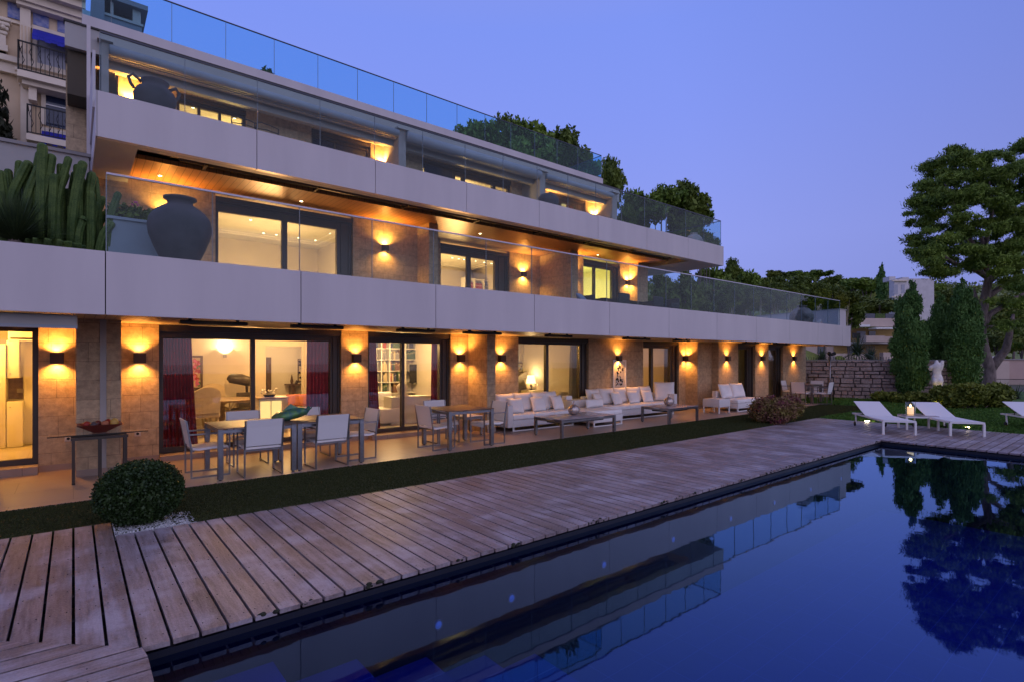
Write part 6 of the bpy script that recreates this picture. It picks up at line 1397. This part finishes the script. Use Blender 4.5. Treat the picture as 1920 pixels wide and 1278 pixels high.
for mat in ("bark", "bark_pale"):
    a = MB(); a.tube([(0, 0, 0), (.02, .01, .4), (-.01, .02, .75), (0, 0, 1)], [.05, .04, .03, .015], mat, 8); a.tube([(.01, 0, .35), (.16, .05, .7), (.25, .08, .95)], [.025, .018, .01], mat, 6); a.tube([(0, 0, .42), (-.15, -.06, .75), (-.22, -.1, 1)], [.025, .018, .01], mat, 6); o = a.build("trunk"); trm[mat] = o.data; bpy.data.objects.remove(o)
def tree(u, vt, vb, wpx, D, proto, label, grp, name="tree", mat="bark", base=None, rz=None):
    t = dist(u, vt, D); b = dist(u, vb, D); gz = terrain(t.x, t.y) if base is None else base; gz = min(gz, b.z - .3)
    q = empty(name, (t.x, t.y, gz), rz if rz is not None else random.uniform(0, 6.28), label, "tree", grp); rx = wpx * D / F_PX / 2 * 1.08; rz_ = (t.z - b.z) / 2
    o = bpy.data.objects.new("crown", CP[proto]); COL.objects.link(o); o.parent = q; o.location = (0, 0, (t.z + b.z) / 2 - gz); o.scale = (rx, rx, rz_ * 1.02)
    k = bpy.data.objects.new("trunk", trm[mat]); COL.objects.link(k); k.parent = q; hh = (t.z + b.z) / 2 - gz + rz_ * .3; k.scale = (max(rx, .8), max(rx, .8), hh); return q
RF = "trees rising behind the roof terrace"
for i, (u, vt, vb, w_, D, pr) in enumerate(((893, 203, 330, 100, 33, 7), (945, 212, 350, 90, 35, 1), (1000, 202, 360, 124, 32, 7), (1060, 236, 370, 110, 33, 1), (1030, 222, 370, 100, 37, 7), (1100, 268, 390, 70, 37, 7), (1143, 290, 420, 66, 39, 1))):
    tree(u, vt, vb, w_, D, pr, "dark bushy pine behind the roof glass, number %d from the left" % (i + 1), RF)
for i, (u, vt, vb, w_, D, pr) in enumerate(((1195, 335, 450, 66, 42, 7), (1240, 328, 450, 96, 40, 3), (1285, 336, 460, 104, 41, 1), (1312, 372, 470, 50, 43, 3), (1180, 375, 480, 70, 45, 1), (1290, 410, 500, 70, 38, 1), (1325, 425, 500, 50, 39, 2))):
    tree(u, vt, vb, w_, D, pr, "pine beyond the right end of the top balcony, number %d from the left" % (i + 1), "pines beyond the top balcony")
for i, (u, vt, vb, w_, D, pr) in enumerate(((1240, 500, 620, 80, 33, 2), (1285, 505, 625, 70, 31, 1), (1340, 480, 600, 90, 44, 7), (1372, 482, 560, 44, 48, 1), (1408, 488, 600, 70, 47, 7), (1330, 520, 620, 60, 36, 6), (1452, 510, 590, 80, 44, 2), (1500, 515, 600, 90, 46, 1), (1545, 520, 610, 90, 45, 2), (1590, 545, 625, 60, 44, 1), (1370, 520, 640, 80, 34, 1))):
    tree(u, vt, vb, w_, D, pr, "leafy tree behind the glass of the long first floor terrace, number %d" % (i + 1), "trees behind the first floor terrace")
for i in range(9):
    u = 1372 + i * 27; tree(u, 528 + (i % 3) * 5, 585, 50, 30.5 + (i % 2) * 1.2, (1, 2, 6)[i % 3], "small multi stemmed tree with lit pale trunks beyond the terrace, number %d from the left" % (i + 1), "small pale trunked trees beyond the terrace", "small_tree", "bark_pale", base=2.6)
for x_, y_ in ((27.5, 12.8), (29.5, 12.2), (31.5, 11.9)): lamp('POINT', (x_, y_, 3.7), 16, (1, .72, .3), None, .1, name="garden_spot_light")
for i, (u, vt, vb, w_, D, pr) in enumerate(((1455, 503, 530, 44, 170, 6), (1490, 502, 535, 52, 175, 3), (1528, 501, 535, 60, 180, 3), (1562, 512, 545, 50, 165, 6), (1585, 522, 560, 40, 150, 6), (1440, 518, 545, 40, 150, 6), (1475, 520, 560, 60, 140, 6), (1520, 525, 565, 70, 140, 6), (1600, 512, 560, 50, 130, 3), (1625, 508, 570, 76, 120, 3), (1665, 515, 570, 50, 125, 4), (1652, 498, 590, 44, 95, 5), (1700, 522, 560, 60, 130, 3), (1735, 525, 560, 60, 135, 4), (1612, 545, 600, 64, 75, 6), (1650, 552, 600, 80, 72, 6), (1590, 540, 590, 50, 80, 6), (1560, 535, 590, 60, 90, 6), (1775, 535, 580, 60, 120, 6), (1840, 560, 620, 70, 110, 6), (1900, 560, 640, 90, 100, 6), (1870, 600, 672, 80, 70, 6), (1915, 610, 672, 80, 66, 6))):
    tree(u, vt, vb, w_, D, pr, "distant tree on the hill at the right, number %d" % (i + 1), "distant trees on the hill")
# filler growth over the far hill
rh = random.Random(31); P = []
for i in range(900):
    x_, y_ = rh.uniform(60, 330), rh.uniform(20, 200); z_ = terrain(x_, y_); s = rh.uniform(1.2, 2.6); P.append((x_, y_, z_ + s * .4, s * 1.3, s * 1.3, s))
tag(leaves("hill_scrub", blob_pts(P, 60000, .6), .55, "hill_leaves", None, 1.3), "green scrub covering the distant hillside", "scrub", kind="stuff")
# palms by the apartment block
for u, v, D, s, nm in ((1541, 668, 30, .9, "grey green fan palm behind the rubble wall"), (1608, 655, 33, 1.5, "broad green palm right of the slab end, before the flats"), (1632, 665, 34, 1.1, "second green palm before the flats")):
    p_ = dist(u, v, D); spiky("palm", (p_.x, p_.y, p_.z - .3), 170, s * 1.05, .06, "palm_leaves", nm, "palm", seed=int(u), droop=.7, nn=5)
    a = MB(); o = bpy.data.objects[-1]

# ---- buildings
def box_building(name, label, parts_):
    q = empty(name, (0, 0, 0), 0, label, "building")
    for pn, bx in parts_:
        a = MB()
        for b in bx: a.box(*b)
        a.build(pn, q)
    return q
def frame_axes(D, u0, u1):     # local frame facing the viewer at depth D
    return dist(u0, V0, D), dist(u1, V0, D)
def facing(name, label, D, u0, u1, items, cat="building"):
    """items: (part, u0, u1, v0, v1, near, far, material) boxes given in the plane facing the camera at depth D, real size"""
    p0, p1 = frame_axes(D, u0, u1); q = empty(name, (p0.x, p0.y, 0), math.atan2(p1.y - p0.y, p1.x - p0.x), label, cat); m = D / F_PX
    for it in items:
        pn, a0, a1, v0, v1, nr, fr, mat = it; a = MB(); a.box((a0 - u0) * m, (a1 - u0) * m, nr, fr, H - (v1 - V0) * m, H - (v0 - V0) * m, mat); a.build(pn, q)
    return q
its = [("roof_deck", 1588, 1720, 597, 600, 0, 5, "stucco_pale"), ("roof_glass", 1592, 1643, 588, 597, .2, .3, "window_dark"), ("roof_glass", 1663, 1720, 588, 597, .2, .3, "window_dark"), ("roof_screen", 1644, 1662, 588, 597, .2, .3, "cactus_skin"), ("roof_hut", 1591, 1607, 583, 590, 3, 5, "stucco_white"),
       ("balcony_band", 1588, 1640, 600, 613, -.6, 0, "stucco_pale"), ("balcony_band", 1640.5, 1720, 600.5, 613, -.3, 0.1, "stucco_pale"), ("wall", 1588, 1720, 613, 690, 2.2, 4, "yellow_wall"),
       ("awning", 1594, 1617, 610, 614, -1.2, 0, "white_paint"), ("awning", 1628, 1664, 615, 618, -1.2, 0, "white_paint"), ("window", 1598, 1607, 616, 633, 2.1, 2.2, "wood_mid"), ("window", 1632, 1648, 619, 633, 2.1, 2.2, "shutter_grey"), ("window", 1655, 1668, 619, 633, 2.1, 2.2, "window_dark"),
       ("balcony_band", 1612, 1646, 630, 641, -1.0, 0, "stucco_pale"), ("balcony_band", 1646.5, 1720, 631, 641, -.6, 0.1, "stucco_pale"), ("floor_slab", 1588, 1720, 641, 644, -.4, 3, "stucco_white"), ("balcony_rail", 1596, 1611, 624, 634, -.2, -.15, "iron_black"),
       ("window", 1650, 1666, 647, 664, 2.1, 2.2, "wood_mid"), ("window", 1618, 1638, 647, 664, 2.1, 2.2, "window_dark"), ("balcony_band", 1560, 1625, 662, 676, -.5, 0, "stucco_pale"), ("balcony_band", 1650, 1720, 660, 676, -.5, 0.1, "stucco_pale"), ("wall", 1500, 1587, 648, 700, 2.2, 8, "stucco_pale"), ("window", 1556, 1572, 648, 662, 2.1, 2.19, "window_dark"), ("floor_slab", 1500, 1720, 676, 700, 0, 2, "stucco_pale")]
facing("apartment_block", "low terraced block of flats with cream balconies behind the rubble wall", 55, 1588, 1720, its)
its = [("wall", 1677, 1700, 524, 600, 0, 1.2, "stucco_white"), ("wall", 1704, 1770, 519, 600, 2.0, 3.5, "stucco_white"), ("chimney", 1684, 1696, 515, 524, 2, 3.5, "stucco_white"), ("chimney", 1735, 1748, 511, 518, 5, 7, "stucco_white"), ("cornice", 1671, 1701, 526, 528, -.3, .0, "stucco_trim"), ("cornice", 1700, 1771, 520, 523, 2.6, 3, "stucco_trim"),
       ("window", 1675, 1683, 534, 552, -.05, 0, "shutter_grey"), ("window", 1676, 1682, 562, 576, -.05, 0, "window_dark"), ("window", 1690, 1696, 534, 550, -.05, 0, "shutter_grey"), ("window", 1722, 1732, 530, 546, 2.95, 3, "window_dark"), ("window", 1745, 1754, 530, 546, 2.95, 3, "window_dark"), ("string_course", 1671, 1701, 556, 558, -.2, 0, "stucco_trim")]
facing("white_mansion", "white villa with chimneys on the hill behind the cypresses", 85, 1672, 1770, its)
its = [("wall", 1800, 2080, 674, 780, 0, 8, "stucco_pink"), ("wall", 1800, 1866, 676, 780, -1.2, -.01, "stucco_pale"), ("chimney", 1880, 1898, 667, 674, 1, 2, "stucco_white"), ("chimney", 1862, 1870, 668, 674, 2, 3, "stucco_white"), ("coping", 1800, 2080, 672, 674, -.1, 8.1, "concrete")]
q = facing("low_building", "low salmon pink building behind the pine trunk at the right", 42, 1800, 2080, its)

# cream mansion at the far left: pilasters, cornice, awnings, iron balconies
YN = 24.0
q = empty("mansion", (0, 0, 0), 0, "tall ornate cream mansion with blue awnings at the upper left", "building")
nx0, nx1 = wx(-260, YN), wx(160, YN); U = lambda u: wx(u, YN)
def Zv(u, v, Y=YN): return at(u, v, Y).z
zc = Zv(100, 5)
a = MB(); a.box(nx0, nx1, YN, YN + 8, 3, zc, "stucco_cream"); a.build("wall", q)
a = MB(); a.box(nx0, nx1, YN - .9, YN - .001, zc, zc + .22, "stucco_trim"); a.box(nx0, nx1, YN - .7, YN - .002, zc - .22, zc - .001, "stucco_trim"); a.box(nx0, nx1, YN - .45, YN - .003, zc - .45, zc - .221, "stucco_trim"); a.box(nx0, nx1, YN - 1.0, YN + 8, zc + .221, zc + .30, "stucco_trim"); a.build("cornice", q)
zf = Zv(60, 14) ; zf0 = zf - .65
a = MB(); 
for i in range(26):
    x0 = nx0 + i * .62; a.box(x0, x0 + .40, YN - .04, YN - .004, zf0 + .08, zf - .08, "frieze_tile")
a.box(nx0, nx1, YN - .08, YN - .005, zf0 - .08, zf0, "stucco_trim"); a.build("frieze", q)
def ncol(u0, u1, z0, z1):
    a = MB(); x0, x1 = U(u0), U(u1); a.box(x0, x1, YN - .18, YN - .002, z0, z1 - .5, "stucco_trim"); a.box(x0 - .05, x1 + .05, YN - .24, YN - .003, z0, z0 + .2, "stucco_trim"); a.build("pilaster", q)
    a = MB(); w_ = x1 - x0
    for k in range(4): a.rbox(x0 - .04 - k * .03, x1 + .04 + k * .03, YN - .22 - .04 * k, YN - .003, z1 - .5 + .13 * k, z1 - .5 + .13 * k + .115, "stucco_trim", .03)
    for k in range(5): a.ball((x0 + w_ * (k + .5) / 5, YN - .27, z1 - .30), .07, "stucco_trim", 8, 6)
    a.build("capital", q)
zb1 = Zv(40, 118); 
ncol(-34, 12, zb1 + .15, zf0 - .1); ncol(39, 60, 3.2, Zv(50, 138))
a = MB(); a.box(nx0, nx1, YN - .35, YN - .004, zb1 - .18, zb1, "stucco_trim"); a.box(nx0, nx1, YN - .2, YN - .005, zb1 - .5, zb1 - .181, "stucco_trim"); a.build("string_course", q)
def nwin(u0, u1, vt, vb, awn, bal, ped, blind):
    x0, x1 = U(u0), U(u1) + 1.4; zt_, zb_ = Zv(u0, vt), Zv(u0, vb); wq = MB()
    wq.box(x0 - .12, x0, YN - .10, YN - .001, zb_, zt_ + .12, "stucco_trim"); wq.box(x1, x1 + .12, YN - .10, YN - .001, zb_, zt_ + .12, "stucco_trim"); wq.box(x0, x1, YN - .10, YN - .001, zt_, zt_ + .12, "stucco_trim")
    w_ = wq.build("window", q); a = MB(); a.box(x0, x1, YN - .03, YN - .002, zb_, zt_, "shutter_grey" if blind else "window_dark"); a.build("pane", w_)
    if not blind:
        a = MB(); xm = x0 + (x1 - x0) * .42; a.box(xm - .05, xm + .05, YN - .06, YN - .031, zb_, zt_, "white_paint"); a.box(x0, x1, YN - .06, YN - .031, zb_ + (zt_ - zb_) * .6, zb_ + (zt_ - zb_) * .6 + .04, "white_paint"); a.build("frame", w_)
    if awn:
        a = MB(); d_ = .75; h_ = .5; vs = [(x0 - .1, YN - .02, zt_ + .05), (x1 + .1, YN - .02, zt_ + .05), (x1 + .1, YN - d_, zt_ - h_), (x0 - .1, YN - d_, zt_ - h_)]; vs += [(p[0], p[1] - .02, p[2] - .03) for p in vs]; a.add(vs, [(0, 1, 2, 3), (7, 6, 5, 4), (0, 3, 7, 4), (1, 5, 6, 2), (3, 2, 6, 7)], "awning_blue")
        n = 14
        for k in range(n): xx = x0 - .1 + (x1 - x0 + .2) * k / n; a.box(xx, xx + (x1 - x0 + .2) / n - .004, YN - d_ - .015, YN - d_ + .003, zt_ - h_ - .15 + .03 * (k % 2), zt_ - h_, "awning_blue")
        a.build("awning", q)
    if bal:
        a = MB(); bx0, bx1 = x0 - .45, x1 + .3; zz = zb_ - .62; a.box(bx0, bx1, YN - .8, YN - .003, zz - .2, zz, "stucco_trim"); a.box(bx0 + .1, bx1 - .1, YN - .6, YN - .004, zz - .34, zz - .201, "stucco_trim"); a.box(bx0 + .25, bx0 + .45, YN - .45, YN - .005, zz - .75, zz - .341, "stucco_trim"); b = a.build("balcony", q)
        a = MB(); a.box(bx0, bx1, YN - .78, YN - .74, zz + .92, zz + .96, "iron_black"); a.box(bx0, bx1, YN - .78, YN - .74, zz + .04, zz + .07, "iron_black"); a.box(bx0, bx0 + .04, YN - .74, YN, zz + .92, zz + .96, "iron_black")
        for k in range(int((bx1 - bx0) / .11)):
            xx = bx0 + k * .11; a.box(xx, xx + .018, YN - .77, YN - .75, zz + .07, zz + .92, "iron_black")
            if k % 2: a.tube([(xx + .01, YN - .78, zz + .2), (xx + .06, YN - .78, zz + .35), (xx + .01, YN - .78, zz + .5), (xx - .04, YN - .78, zz + .65), (xx + .01, YN - .78, zz + .8)], .012, "iron_black", 4)
        for k in range(6): yy = YN - .74 + k * .12; a.box(bx0, bx0 + .018, yy, yy + .018, zz, zz + .92, "iron_black")
        a.build("railing", b)
    if ped:
        a = MB(); xm = x0 + .3; zz = zt_ + .55; a.prism([(x0 - .5, YN - .35), (x0 + 3, YN - .35), (x0 + 3, YN - .003), (x0 - .5, YN - .003)], zz, zz + .14, "stucco_trim")
        vs = [(x0 - .55, YN - .4, zz + .141), (x0 + 1.15, YN - .4, zz + .141), (x0 + .3, YN - .4, zz + .5), (x0 - .55, YN - .003, zz + .141), (x0 + 1.15, YN - .003, zz + .141), (x0 + .3, YN - .003, zz + .5)]; a.add(vs, [(0, 1, 2), (5, 4, 3), (0, 2, 5, 3), (1, 4, 5, 2), (0, 3, 4, 1)], "stucco_trim"); a.build("pediment", q)
        a = MB(); a.box(x0 - .42, x0 - .16, YN - .2, YN - .004, zb_, zz - .01, "stucco_trim")
        for k in range(3): a.box(x0 - .39 + k * .085, x0 - .35 + k * .085, YN - .215, YN - .201, zb_ + .2, zz - .6, "stucco_cream")
        a.build("pilaster", q)
nwin(70, 112, 58, 122, True, True, True, True)
nwin(86, 112, 172, 236, False, True, False, False)
nwin(86, 112, 248, 300, True, False, False, True)
